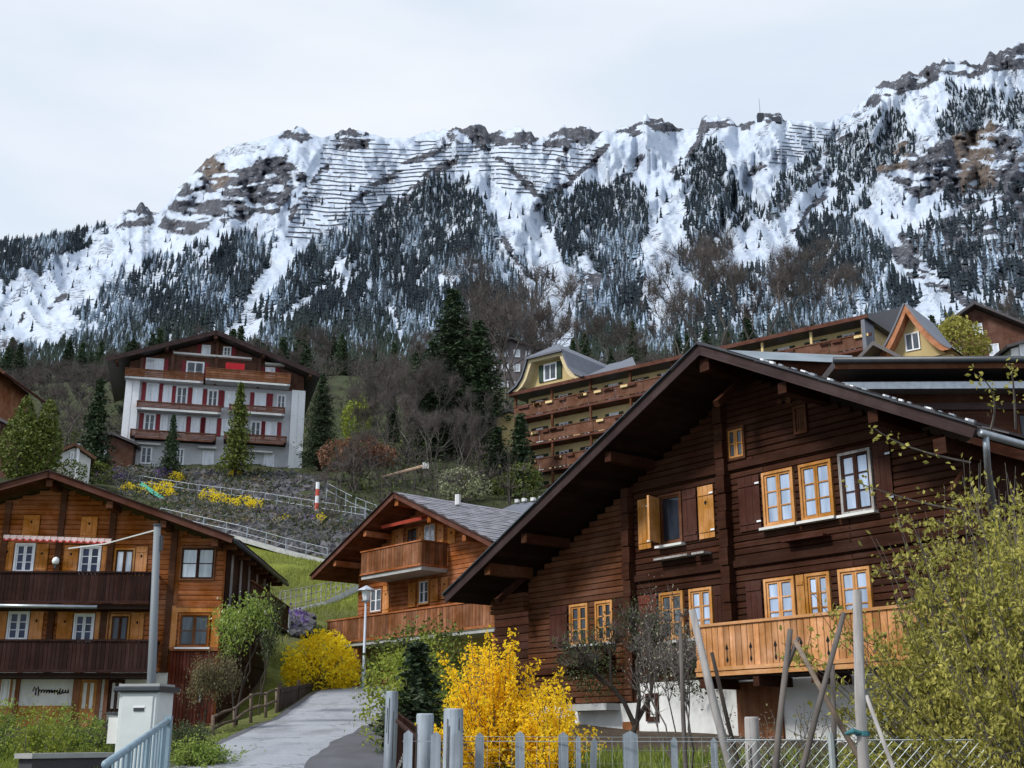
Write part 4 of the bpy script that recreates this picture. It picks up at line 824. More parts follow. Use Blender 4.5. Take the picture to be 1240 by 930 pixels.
for u in (262, 172, 209, 314): x = HC.L(u, 440)[0]; zt = AZ - .55 - (sR_ * (x - AX) if x > AX else sL_ * (AX - x)); box2('post', e, x - .16, x + .16, -.5, -.03, zg, zt, HOTW)
def hw(u0, v0, u1, v1, red=(1, 1), gm=None, rows=2, dark=False, dy=0, sw=5.0):
    gm = gm or (GLW if (u0 * 7 + v0) % 3 else GLM)
    x0, x1, z0, z1 = HC.rect(u0, v0, u1, v1, dy); window(e, x0, x1, z0, z1, dy - .06, WHIT, WHIT, gm, 2, rows, fw=.1, sw=.07, small=True)
    k_ = .42
    for i, f in ((0, red[0]), (1, red[1])):
        if f: (box2('shutter', e, x0 - .06 - k_ * f, x0 - .06, dy - .1, dy - .02, z0, z1, REDS) if i == 0 else box2('shutter', e, x1 + .06, x1 + .06 + k_ * f, dy - .1, dy - .02, z0, z1, REDS))
hw(244, 418, 255, 431, (1, 0)); hw(270, 420, 280, 432, (0, 1)); hw(176, 434, 198, 458); hw(225, 438, 247, 462); hw(321, 445, 333, 458, (1, 1))
for a in ((177, 464, 192, 488, (1, 1)), (197, 467, 208, 489, (0, 0)), (213, 468, 227, 491, (1, 0)), (233, 470, 245, 492, (1, 0)), (251, 472, 264, 493, (1, 1)), (272, 474, 285, 494, (1, 0)), (308, 476, 322, 497, (1, 1.6)), (335, 478, 346, 497, (0, 0)),
          (174, 501, 188, 523, (1, 1)), (194, 503, 203, 522, (0, 0)), (212, 504, 225, 526, (0, 1)), (231, 506, 242, 526, (0, 1)), (249, 506, 262, 528, (1, 1)), (268, 508, 280, 528, (0, 0)), (303, 510, 316, 531, (0, 1)), (321, 511, 335, 533, (1, 1)),
          (170, 541, 184, 562, (0, 0)), (213, 543, 223, 563, (0, 0)), (245, 546, 259, 565, (0, 0)), (319, 550, 332, 568, (0, 0))): hw(*a)
x0, x1, z0, z1 = HC.rect(273, 440, 296, 450, -.8); box('awning', e, ((x0+x1)/2, -.9, (z0+z1)/2), (x1-x0, .9, .8), REDB, (R(10), 0, 0))
def hb(u0, v0, u1, v1, mat, h=.8, y=-1.3, pale=True):
    x0, z0 = HC.L(u0, v0, y); x1, z1 = HC.L(u1, v1, y); zt = (z0 + z1) / 2
    o = box2('balcony', e, x0, x1, y + .05, -.02, zt - h - .22, zt - h - .02, PLAG if pale else DARKY)
    nb = 4
    for i in range(nb): box2('board', o, x0, x1, y - .02, y + .03, zt - h + i * h / nb + .02, zt - h + (i + 1) * h / nb - .02, mat)
    box2('handrail', o, x0 - .05, x1 + .05, y - .06, y + .07, zt, zt + .08, mat)
    for x in np.linspace(x0 + .1, x1 - .1, max(3, int((x1 - x0) / 2.2))): box2('post', o, x - .05, x + .05, y + .035, y + .12, zt - h, zt, mat)
    box2('edge', o, x0 + .5, x1 - .3, y - .04, y + .04, zt - h - .26, zt - h - .06, PLAS if pale else HOTB)
    for x in (x0, x1): box2('board', o, x - .03, x + .03, y, -.03, zt - h, zt, mat)
    brel(o)
hb(152, 447, 247, 452, ORB); hb(250, 446, 352, 453, ORB, 1.1, -1.9); hb(166, 487, 268, 491, HOTB, .62); hb(278, 489, 345, 495, HOTB, .62); hb(158, 521, 262, 525, HOTB, .62, pale=False); hb(272, 524, 347, 530, HOTB, .62, pale=False)
for u in (152, 160, 355, 363):
    x = HC.L(u, 520)[0]; box2('pilaster', e, x - .38, x + .38, -.5, -.01, -2, zg, WHIT)
for u0, u1, v in ((160, 195, 536), (240, 262, 541), (301, 330, 546), (262, 305, 431), (210, 262, 427), (321, 350, 440)):
    x0, z0 = HC.L(u0, v, -.6); x1, z1 = HC.L(u1, v, -.6); box2('ledge', e, x0, x1, -.7, -.03, z0 - .1, z0 + .1, PLAS)
# ---- long hotel with rust coloured balconies
lp = P(640, 480, 118)
HL = Bld('long_hotel', 'long cream hotel with curved yellow gables and rust coloured balconies above the dark chalet', 'hotel', lp[0], lp[1], 24.0, -38.3)
e = HL.e; ze = 35.7 - 24; RUSB = woodm('rust_balcony_boards', (.15, .066, .038), 'x', .6, rand=.12); LX = 36.4
box2('wall', e, 0, LX, 0, 12, -4, ze - .2, CREA)
# main roof: low slope running back from the eave
m = MB(); m.v = [(-1, -2.0, ze), (LX + .6, -2.0, ze), (LX + .6, 7, ze + 3.3), (-1, 7, ze + 3.3), (-1, 14, ze), (LX + .6, 14, ze), (-1, -2.0, ze - .3), (LX + .6, -2.0, ze - .3), (LX + .6, 14, ze - .3), (-1, 14, ze - .3)]
m.f = [(0, 1, 2, 3), (3, 2, 5, 4), (6, 7, 1, 0), (9, 8, 7, 6), (4, 5, 8, 9), (0, 3, 4, 9, 6), (1, 7, 8, 5, 2)]; m.build('roof', DROF, e)
box2('fascia', e, -1, LX + .6, -2.06, -2.003, ze - .32, ze + .03, FASR)
yb = -1.7
for k_, zt in enumerate((ze - 1.55, ze - 4.45, ze - 7.3, ze - 10.1)):
    x1b = LX if k_ == 0 else 22
    o = box2('balcony', e, -.6, x1b, yb + .05, -.02, zt - 1.35, zt - 1.12, FASR); nseg = int(x1b / 3)
    for i in range(nseg): xa, xb_ = -.6 + (x1b + .6) * i / nseg, -.6 + (x1b + .6) * (i + 1) / nseg; box2('panel', o, xa + .03, xb_ - .03, yb, yb + .05, zt - 1.05, zt - .03, RUSB)
    box2('handrail', o, -.62, x1b, yb - .06, yb + .1, zt, zt + .1, RUSB); box2('panel', o, -.64, -.58, yb + .1, -.1, zt - 1.1, zt, RUSB)
    for i in range(nseg * 2): xa = rng.uniform(0, x1b); box2('flower_trough', o, xa, xa + .8, yb - .2, yb - .07, zt - .28, zt - .05, FASR if i % 3 else CREA)
    brel(o)
    zf = zt - 1.1
    for i in range(int(x1b / 3)):
        x = .9 + i * 3.0; pr = i % 2
        window(e, x, x + 1.1, zf, zf + 2.0, -.06, WHIT if pr else DARKV, WHIT, GLW if i % 3 == 0 else GLM, 2, 1, fw=.08, small=True)
        box2('shutter', e, x - .48, x - .03, -.1, -.02, zf, zf + 2.0, gmat('dark_green_shutter', (.03, .055, .035), (.02, .04, .03), rand=.1)); box2('shutter', e, x + 1.13, x + 1.58, -.1, -.02, zf, zf + 2.0, MATS['dark_green_shutter'])
for x in np.arange(-.5, LX + .1, 4.6): box2('post', e, x - .1, x + .1, yb + .12, yb + .32, -3, ze - .3, CREA if x > 25 else BRNW)
# curved yellow gables: x centre, half width, height, eave level, forward plane
def curved_gable(xc, hw_, hh, zbase, y0, y1, winw=1.3, trim=YELP, wall=YELP, roofm=SLAB, deep=.8):
    pr = []
    for i in range(15):
        t_ = i / 14; xx = t_; zz = (1 - t_)**1.55
        pr.append((xx * hw_, hh * ((1 - t_)**1.6 * .75 + (1 - t_) * .25)))
    out = [(xc - x_, zbase + z_) for x_, z_ in pr[::-1]] + [(xc + x_, zbase + z_) for x_, z_ in pr[1:]]
    m = MB(); m.prism(out, y0 + deep, y1); m.build('gable_wall', wall, e)
    inner = [(xc + (x_ - xc) * .80, zbase + (z_ - zbase) * .84 - .02) for x_, z_ in out]; m = MB(); rf = MB()
    for i in range(len(out) - 1):
        for (M_, d0, d1, A0, A1, B0, B1) in ((m, y0, y0 + deep, out[i], out[i+1], inner[i], inner[i+1]),):
            b0 = len(M_.v); M_.v += [(A0[0], d0, A0[1]), (A1[0], d0, A1[1]), (B1[0], d0, B1[1]), (B0[0], d0, B0[1]), (A0[0], d1, A0[1]), (A1[0], d1, A1[1]), (B1[0], d1, B1[1]), (B0[0], d1, B0[1])]
            M_.f += [(b0, b0+3, b0+2, b0+1), (b0, b0+1, b0+5, b0+4), (b0+3, b0+7, b0+6, b0+2)]
        nx, nz = -(out[i+1][1] - out[i][1]), out[i+1][0] - out[i][0]; l = math.hypot(nx, nz); nx, nz = nx / l * .14, nz / l * .14
        b0 = len(rf.v); P0, P1 = out[i], out[i+1]; rf.v += [(P0[0], y0 - .1, P0[1] + .01), (P1[0], y0 - .1, P1[1] + .01), (P1[0], y1, P1[1] + .01), (P0[0], y1, P0[1] + .01), (P0[0] + nx, y0 - .1, P0[1] + nz), (P1[0] + nx, y0 - .1, P1[1] + nz), (P1[0] + nx, y1, P1[1] + nz), (P0[0] + nx, y1, P0[1] + nz)]
        rf.f += [(b0+4, b0+5, b0+6, b0+7), (b0, b0+1, b0+5, b0+4), (b0, b0+3, b0+2, b0+1)]
    m.build('gable_trim', trim, e); rf.build('gable_roof', roofm, e)
XG = 3.7; hp = [(-4.3, 0), (-3.5, .45), (-2.9, 1.2), (-2.45, 2.2), (-2.1, 3.1), (2.1, 3.1), (2.45, 2.2), (2.9, 1.2), (3.5, .45), (4.3, 0)]; g0 = -2.05; ZA = 4.9
m = MB(); m.prism([(XG + x_ * .93, ze - .02 + z_ * .96) for x_, z_ in hp], g0 + .9, 3); m.build('gable_wall', YELP, e)
m = MB()
for (x0, z0), (x1, z1) in zip(hp[:-1], hp[1:]):
    b0 = len(m.v); m.v += [(XG + x0, g0, ze + z0), (XG + x1, g0, ze + z1), (XG + x1 * .84, g0, ze + z1 * .88), (XG + x0 * .84, g0, ze + z0 * .88), (XG + x0, g0 + .9, ze + z0), (XG + x1, g0 + .9, ze + z1), (XG + x1 * .84, g0 + .9, ze + z1 * .88), (XG + x0 * .84, g0 + .9, ze + z0 * .88)]
    m.f += [(b0, b0+3, b0+2, b0+1), (b0+3, b0+7, b0+6, b0+2)]
m.build('gable_trim', gmat('pale_yellow_trim', (.56, .47, .29), (.46, .38, .23)), e)
m = MB()
for sg in (-1, 1):
    pf = [(XG + sg * x_, ze + z_ + .1) for x_, z_ in [(4.7, -.05), (3.65, .5), (3.0, 1.25), (2.55, 2.25), (2.2, 3.2)]]
    for (x0, z0), (x1, z1) in zip(pf[:-1], pf[1:]): b0 = len(m.v); m.v += [(x0, g0 - .25, z0), (x1, g0 - .25, z1), (x1, 9, z1), (x0, 9, z0), (x0 - sg * .12, g0 - .25, z0 - .1), (x1 - sg * .12, g0 - .25, z1 - .1)]; m.f += [(b0, b0+1, b0+2, b0+3), (b0, b0+4, b0+5, b0+1)]
    b0 = len(m.v); m.v += [(XG + sg * 2.2, g0 - .25, ze + 3.3), (XG, g0 + 2.2, ze + ZA), (XG, 9, ze + ZA), (XG + sg * 2.2, 9, ze + 3.3)]; m.f.append((b0, b0+1, b0+2, b0+3))
b0 = len(m.v); m.v += [(XG - 2.3, g0 - .4, ze + 3.22), (XG + 2.3, g0 - .4, ze + 3.22), (XG, g0 + 2.2, ze + ZA + .02), (XG - 2.3, g0 - .4, ze + 3.02), (XG + 2.3, g0 - .4, ze + 3.02)]; m.f += [(b0, b0+1, b0+2), (b0, b0+3, b0+4, b0+1)]
m.build('gable_roof', SLAB, e)
window(e, XG - .8, XG + .8, ze + .7, ze + 2.5, g0 + .82, WHIT, WHIT, GLM, 2, 1, small=True, fw=.1); box2('shutter', e, XG - 1.4, XG - .85, g0 + .76, g0 + .88, ze + .7, ze + 2.5, MATS['dark_green_shutter']); box2('shutter', e, XG + .85, XG + 1.4, g0 + .76, g0 + .88, ze + .7, ze + 2.5, MATS['dark_green_shutter'])
m = MB(); m.v = [(8, -1.5, ze + .2), (14, -1.5, ze + .2), (9.5, 5, ze + 3.6), (6, 9, ze + 4.9), (4, 9, ze + 4.9), (8, 9, ze)]; m.f = [(0, 1, 2), (0, 2, 3, 4), (1, 5, 3, 2)]; m.build('hip_roof', SLAB, e)
# right wing with tall orange trimmed gable
WX0 = LX + .6; box2('wall', e, WX0, 43.0, -.4, 4, -4, ze - 4.25, CREA)
zr_ = HL.L(1105, 366, -1.5)[1]; curved_gable(40.0, 3.3, zr_ - (ze - 4.2), ze - 4.2, -1.5, 5, trim=woodm('orange_gable_trim', (.40, .16, .07), 'z', .7), wall=YELP, deep=1.0)
window(e, 39.4, 40.6, ze - 3.4, ze - 1.9, -.55, WHIT, WHIT, GLM, 2, 1, small=True)
m = MB(); m.prism([(35.6, ze - 4.6), (37.8, ze - 2.9), (40.0, ze - 4.6), (40.0, ze - 4.95), (37.8, ze - 3.25), (35.6, ze - 4.95)], -3.5, -1.6); m.build('porch_roof', DROF, e)
box2('side_wall', e, LX - .02, LX + .3, -2, -.02, ze - 4, ze - .35, SLAB)
# ---- flat roofed dark neighbour house behind the big roof
nb0 = P(1012, 436, 40)
NH = Bld('flat_roofed_house', 'dark flat roofed house with long metal gutter showing above the big chalet roof', 'house', nb0[0], nb0[1], 3.0, -1.0)
e = NH.e; ztp = nb0[2] - 3.0
box2('wall', e, .8, 24, .9, 12, -3, ztp - .5, DARKW); box2('roof', e, -.05, 25, 0, 13, ztp - .28, ztp, DROF)
MB().tube([(-.1, -.08, ztp - .03), (25, -.08, ztp - .03)], .12, 10).build('gutter', DMET, e, True); box2('fascia', e, -.05, 25, -.03, -.002, ztp - .34, ztp - .05, BRNW)
box2('lower_roof', e, .2, 25, .2, .895, ztp - 1.0, ztp - .75, META); box2('band', e, .79, 24, .8, .896, ztp - 1.6, ztp - 1.35, FASC)
for i in range(6): window(e, 3 + i * 3.4, 4.4 + i * 3.4, ztp - 2.9, ztp - 1.7, .86, DARKV, DARKV, GLD, 2, 1, small=True)
FT = Bld('low_sheet_roof_house', 'low outbuilding with pale wet sheet metal roof just above the ridge of the big chalet', 'house', *P(885, 429, 46)[:2], 5.0, 8)
e = FT.e; z_ = P(885, 428, 46)[2] - 5.0; box2('roof', e, -.3, 5.0, -.3, 8, z_ - .2, z_, PMET); box2('fascia', e, -.35, 5.0, -.36, -.303, z_ - .3, z_ + .02, PMET); box2('wall', e, 0, 4.8, 0, 7.5, -4, z_ - .21, DARKW)
window(e, 1, 2.2, z_ - 1.8, z_ - .6, -.05, DARKV, DARKV, GLD, 2, 1, small=True)
# ---- roof with edge stones left of the big rake
RH = Bld('stone_edged_roof_hut', 'small hut with dark slate roof weighted by white stones beside the big roof edge', 'hut', *P(587, 625, 62)[:2], 9.0, -30)
e = RH.e; x0, zt = 0, P(587, 625, 62)[2] - 9.0
m = MB(); m.v = [(0, 0, zt), (6, 0, zt), (6, 3.2, zt + 1.2), (0, 3.2, zt + 1.2), (0, 0, zt - .3), (6, 0, zt - .3), (6, 3.2, zt + .9), (0, 3.2, zt + .9)]; m.f = [(0, 1, 2, 3), (4, 5, 1, 0), (7, 6, 5, 4), (1, 5, 6, 2), (0, 3, 7, 4), (3, 2, 6, 7)]; m.build('roof', SLAB, e)
box2('wall', e, .4, 5.6, .4, 3, -3, zt - .2, STON)
for i in range(12): box('stone', e, (i * .5 + .2, 3.1 + rng.uniform(-.1, .1), zt + 1.3), (.25, .22, .18), PLAS, (0, 0, rng.uniform(0, 3)), bev=.04)
# ---- small far houses
def far_house(name, label, u, v, Y, w, h, deg, wallm, roofm, gab=None, rh=2.2, depth=8, wins=((.2, .5), (.6, .5)), zbase_v=None, oh=1.0, gm=GLW, snow=False):
    x, y, z = P(u, v, Y); b = Bld(name, label, 'house', x, y, z, deg); e = b.e
    m = MB(); m.prism([(-w/2, -3), (w/2, -3), (w/2, h), (0, h + rh), (-w/2, h)], 0, depth); m.build('wall', wallm, e)
    s_ = rh / (w / 2)
    for sg in (-1, 1): slope('roof', e, (0, h + rh + .25), (sg * (w/2 + oh), h + .25 - s_ * oh), -oh, depth + oh, .25, roofm, 0)
    for (fx, fz) in wins: xx = -w/2 + fx * w; window(e, xx, xx + .11 * w, fz * h, fz * h + 1.3, -.06, WHIT, WHIT, gm, 2, 1, small=True, fw=.1)
    return b
far_house('white_gabled_house', 'small house with white gable and brown roof behind the twin green thuja', 87, 570, 104, 3.0, 1.2, 25, PLAS, woodm('red_brown_roof', (.2, .10, .06), 'y'), rh=.9, oh=.4, depth=4, wins=((.4, .3),))
far_house('small_dark_house', 'small dark house with pale window left of the red shutter hotel', 133, 560, 122, 4.5, 1.9, 10, HOTW, DROF, rh=.9, oh=.5, wins=((.3, .35),))  # walls of brown gable boards, dark in themselves
far_house('roof_edge_house', 'brown chalet whose eave pokes in at the far left picture edge', -34, 470, 112, 4.5, 1.8, 0, CHEV, FASR, rh=1.6, oh=1.3)
far_house('lower_left_house', 'brown roofed house partly hidden behind the twin green thuja at the left edge', -22, 560, 108, 5.0, 3.2, 0, HOTW, DROF, rh=1.2, wins=((.65, .2), (.65, .7)))
hA = far_house('white_villa', 'pale grey villa with rows of white windows seen through bare trees', 618, 478, 185, 10, 7.5, 8, gmat('dull_mauve_render', (.17, .15, .155), (.12, .11, .115)), DROF, rh=1.6, wins=tuple((a_, b_) for a_ in (.04, .2, .36, .55, .75) for b_ in (.12, .52, .85)))
far_house('dark_hillside_chalet', 'dark chalet half hidden by the tall spruce left of the bare trees', 514, 512, 165, 6, 3.6, -25, HOTW, DROF, rh=1.6, wins=((.2, .2), (.45, .2), (.7, .2)))
far_house('yellow_outbuilding', 'tiny yellow outbuilding between bare trees left of the long hotel', 617, 528, 135, 3.0, 2.2, 0, YELP, DROF, rh=.6, oh=.3, wins=((.7, .3),))
far_house('right_hillside_chalet', 'dark brown chalet with steep roof at the right edge beyond the green tree', 1188, 440, 118, 9, 3.2, -20, HOTW, DROF, rh=2.8, oh=1.3, wins=((.2, .2), (.6, .2), (.45, .95)))
far_house('right_pale_house', 'pale wall and roof corner far right under the dark chalet', 1252, 442, 108, 4, 1.6, 0, PLAS, DROF, rh=.6, oh=.6)
# ==PART3==
# ================================================================== ROCKERIES, WALLS, PATH
def boulder_wall(name, label, bot, top, n, size, seed, cat='rock wall'):
    """sloping bank between two lines, faced with individual stones"""
    g = np.random.default_rng(seed); bot = [np.array(p) for p in bot]; top = [np.array(p) for p in top]
    t = link(name, None, None, tuple(bot[0])); tag(t, label, cat); o = bot[0]
    m = MB(); k = len(bot)
    for i in range(k - 1):
        b0 = len(m.v)
        for p in (bot[i], bot[i+1], top[i+1], top[i]): m.v.append(tuple(p - o))
        for p in (bot[i], bot[i+1], top[i+1], top[i]): m.v.append(tuple(p - o + np.array([0, 3.0, -1.5])))
        m.f += [(b0, b0+1, b0+2, b0+3), (b0+3, b0+2, b0+6, b0+7), (b0+4, b0+7, b0+6, b0+5), (b0, b0+4, b0+5, b0+1)]
    m.build('bank', EARM, t)
    V = []; Fc = []; ico = np.array([(1,0,0),(-1,0,0),(0,1,0),(0,-1,0),(0,0,1),(0,0,-1),(.62,.62,.5),(-.62,.62,.5),(.62,-.62,.5),(-.62,-.62,.5),(.62,.62,-.5),(-.62,.62,-.5),(.62,-.62,-.5),(-.62,-.62,-.5)])
    fc = [(4,8,0),(4,0,6),(4,6,2),(4,2,7),(4,7,1),(4,1,9),(4,9,3),(4,3,8),(5,0,12),(5,10,0),(5,2,10),(5,11,2),(5,1,11),(5,13,1),(5,3,13),(5,12,3),(8,12,0),(8,3,12),(0,10,6),(6,10,2),(2,11,7),(7,11,1),(1,13,9),(9,13,3)]
    ln = np.array([np.linalg.norm(bot[i+1] - bot[i]) for i in range(k - 1)]); ln = ln / ln.sum()
    for q in range(n):
        i = g.choice(k - 1, p=ln); a, b = g.uniform(0, 1, 2); p = (bot[i] * (1-a) + bot[i+1] * a) * (1-b) + (top[i] * (1-a) + top[i+1] * a) * b - o
        s = size * g.uniform(.5, 1.4) * np.array([g.uniform(.8, 1.4), g.uniform(.6, 1), g.uniform(.6, 1)]); rot = Matrix.Rotation(g.uniform(0, 6), 3, 'Z')
        v = (ico * s * g.uniform(.75, 1.2, (14, 1))) @ np.array(rot).T + p; b0 = len(V) * 14; V.append(v); Fc.append(np.array(fc) + b0)
    tag(link('stones', npmesh(np.concatenate(V), np.concatenate(Fc), STON), t), kind='stuff'); return t
EARM = gmat('dark_earth_bank', (.07, .065, .06), (.04, .038, .036), (.8, .8, .8), .95, .5, 0)
top1 = [P(100, 566, 120), P(145, 569, 121), P(250, 570, 121.5), P(362, 574, 122), P(450, 592, 118)]
bot1 = [P(100, 580, 116), P(150, 582, 115.5), P(230, 598, 112.5), P(320, 611, 108), P(450, 632, 103)]
boulder_wall('hotel_terrace_rockery', 'dark grey boulder wall holding up the terrace of the red shutter hotel', bot1, top1, 2600, .42, 1)
top2 = [P(140, 585, 114), P(228, 599, 111.5), P(318, 611, 107), P(441, 631, 102)]
bot2 = [P(140, 625, 100), P(200, 632, 99), P(293, 652, 95), P(400, 681, 88)]
boulder_wall('lower_rockery', 'lower dark boulder slope with yellow and purple bushes between path and meadow', bot2, top2, 3400, .42, 2)
def sheet(name, label, L, Rr, matl, z=.06, kind='structure', th=.25):
    m = MB(); n = len(L)
    for a, b in zip(L, Rr): m.v += [(a[0], a[1], a[2] + z), (b[0], b[1], b[2] + z), (a[0], a[1], a[2] - th), (b[0], b[1], b[2] - th)]
    for i in range(n - 1): k_ = 4 * i; m.f += [(k_, k_+1, k_+5, k_+4), (k_+1, k_+3, k_+7, k_+5), (k_+2, k_, k_+4, k_+6)]
    return tag(m.build(name, matl), label, kind=kind)
sheet('terrace_path', 'pale stone path between the two boulder walls', [np.array(p) for p in top2], [np.array(bot1[i]) for i in (1, 2, 3, 4)], CONC, .02)
lowL = [P(200, 630, 99), P(293, 651, 95), P(345, 666, 91.5), P(400, 680, 88)]; lowR = [(p[0], p[1] - 1.6, p[2] - .25) for p in lowL]
sheet('upper_lane', 'narrow pale lane along the foot of the lower boulder slope', lowR, lowL, CONC, .08)
mpth = [P(322, 757, 62), P(335, 748, 66), P(365, 741, 69), P(400, 729, 74), P(440, 717, 79)]
mz = [(p[0], p[1], g1(p[0], p[1])) for p in mpth]; sheet('meadow_path', 'pale gravel path crossing the green meadow', [(p[0] - .3, p[1] - .8, p[2] + .02) for p in mz], [(p[0] + .3, p[1] + .8, p[2] + .02) for p in mz][::1], gmat('pale_gravel', (.42, .42, .42), (.3, .3, .3)), .05)
g = np.random.default_rng(140); C1 = []; C2 = []
for (bt, tp_) in ((bot1, top1), (bot2, top2)):
    for q in range(230):
        i = int(g.integers(0, 3)) if len(bt) < 5 else int(g.integers(0, 4)); a, b = g.uniform(0, 1, 2); q0_ = (np.array(bt[i]) * (1-a) + np.array(bt[i+1]) * a) * (1-b) + (np.array(tp_[i]) * (1-a) + np.array(tp_[i+1]) * a) * b + [0, -.35, .3]
        (C1 if q % 3 else C2).append(q0_ + g.normal(size=(26, 3)) * [.55, .2, .22])
tag(link('rockery_plants', leaves(np.concatenate(C1), .26, L_DKG, 1, .03, .6, 141)), 'dark green cushion plants growing between the boulders', 'ground cover', kind='stuff')
tag(link('rockery_dry_plants', leaves(np.concatenate(C2), .24, leafm('dry_tan_plants', (.28, .22, .13), (.12, .10, .06)), 1, .03, .5, 142)), 'dry tan plants growing between the boulders', 'ground cover', kind='stuff')
def railing(name, label, pts, h, n, matl, cat='railing', rails=(1.0, .5), pr=.04):
    pts = [Vector(p) for p in pts]; t = thing(name, label, cat, tuple(pts[0])); o = pts[0]; seg = [0]
    for a, b in zip(pts[:-1], pts[1:]): seg.append(seg[-1] + (b - a).length)
    def at(s):
        for i in range(len(seg) - 1):
            if s <= seg[i+1] + 1e-6: k_ = (s - seg[i]) / (seg[i+1] - seg[i]); return pts[i].lerp(pts[i+1], k_)
    for i in range(n): p = at(seg[-1] * i / (n - 1)) - o; box('post', t, (p.x, p.y, p.z + h / 2), (pr * 2, pr * 2, h), matl)
    for f in rails: MB().tube([tuple(p - o + Vector((0, 0, h * f - .02))) for p in pts], pr * .8, 5).build('rail', matl, t)
    return t
railing('terrace_railing', 'pale metal railing along the path between the two boulder walls', [(p[0], p[1], p[2]) for p in top2], 1.1, 22, META, rails=(1, .5), pr=.025)
railing('hotel_railing', 'grey railing sloping down from the terrace on the right of the hotel', [P(395, 606, 106), P(425, 622, 104), P(455, 634, 102)], 1.6, 6, META, rails=(1, .6))
railing('lane_railing', 'pale pipe railing along the lane above the green meadow', lowR, 1.0, 9, META, rails=(1, .5), pr=.03)
fm = [P(338, 741, 68), P(370, 733, 71.5), P(400, 724, 75), P(436, 716, 79)]; fm = [(p[0], p[1], g1(p[0], p[1])) for p in fm]
railing('meadow_fence', 'thin grey wire fence with many posts crossing the meadow', fm, 1.25, 17, WEAW, 'fence', (1, .66, .33), .03)
w0, w1 = P(321, 762, 60), P(352, 757, 61); t = tag(MB().box(w0[0], w1[0], 0, .4, -.8, .75).build('garden_wall', CONC), 'low curved concrete wall below the purple rock garden', 'wall'); t.location = (0, 60.5, w0[2])
# ================================================================== VEGETATION
def limbs(seed, H, spread=.5, depth=4, nb=3, r0=.12, up=.35, trunk=.3, lenf=.62, stems=1, wob=.12):
    g = random.Random(seed); segs = []; tips = []
    def grow(p, d, l, r, k):
        mid = p + d * l * .5 + Vector((g.gauss(0, wob), g.gauss(0, wob), g.gauss(0, wob * .4))) * l * .5; q = p + d * l + Vector((g.gauss(0, wob), g.gauss(0, wob), 0)) * l * .4
        segs.append(((p, mid, q), (r, r * .85, r * .68), k))
        if k >= depth - 1: tips.append(mid)
        if k >= depth: tips.append(q); return
        for i in range(nb + (1 if g.random() < .3 else 0)):
            a = g.uniform(0, 6.28); s = spread * g.uniform(.5, 1.3); nd = (d + Vector((math.cos(a) * s, math.sin(a) * s, up * g.uniform(0, 1)))).normalized(); grow(q if i else mid.lerp(q, g.uniform(.3, 1)), nd, l * lenf * g.uniform(.75, 1.2), r * .62, k + 1)
    for s_ in range(stems):
        a = g.uniform(0, 6.28); k_ = 0 if stems == 1 else .35; grow(Vector((math.cos(a) * .1 * k_, math.sin(a) * .1 * k_, -.1)), Vector((math.cos(a) * k_ * g.uniform(.4, 1.4), math.sin(a) * k_ * g.uniform(.4, 1.4), 1)).normalized(), H * trunk, r0 * H / 8, 0)
    zmax = max(p.z for p in tips); f = H / zmax
    segs = [([tuple(Vector(q) * f) for q in a], b, k) for a, b, k in segs]; tips = [tuple(Vector(p) * f) for p in tips]
    return segs, tips
def wood_mesh(segs, matl, lo=0, hi=9, nmin=3):
    m = MB()
    for a, b, k in segs:
        if lo <= k <= hi: m.tube(a, b, max(nmin, 7 - k), cap=False)
    return m.mesh(matl, True)
def twigs_mesh(tips, seed, l, n, matl, r=.012, up=.4, out=.0):
    g = np.random.default_rng(seed); T = np.repeat(np.asarray(tips), n, 0); k = len(T); d = g.normal(size=(k, 3)); d[:, 2] = np.abs(d[:, 2]) * up + up * .5; d /= np.linalg.norm(d, axis=1)[:, None]
    L = l * g.uniform(.4, 1.2, (k, 1)); E_ = T + d * L; s = np.cross(d, g.normal(size=(k, 3))); s /= np.linalg.norm(s, axis=1)[:, None]; s2 = np.cross(d, s)
    V = np.stack([T + s * r, T - s * r * .5 + s2 * r * .86, T - s * r * .5 - s2 * r * .86, E_], 1).reshape(-1, 3); b = np.arange(k)[:, None] * 4
    Fc = np.concatenate([b + [0, 1, 3], b + [1, 2, 3], b + [2, 0, 3]], 0); return npmesh(V, Fc, matl), E_
def plant(name, label, cat, loc, meshes, group=None, rz=None, sc=1):
    t = thing(name, label, cat, loc, rng.uniform(0, 6.28) if rz is None else rz, group)
    for nm, me in meshes: 
        c = link(nm, me, t); c.scale = (sc, sc, sc) if not hasattr(sc, '__len__') else sc
    return t
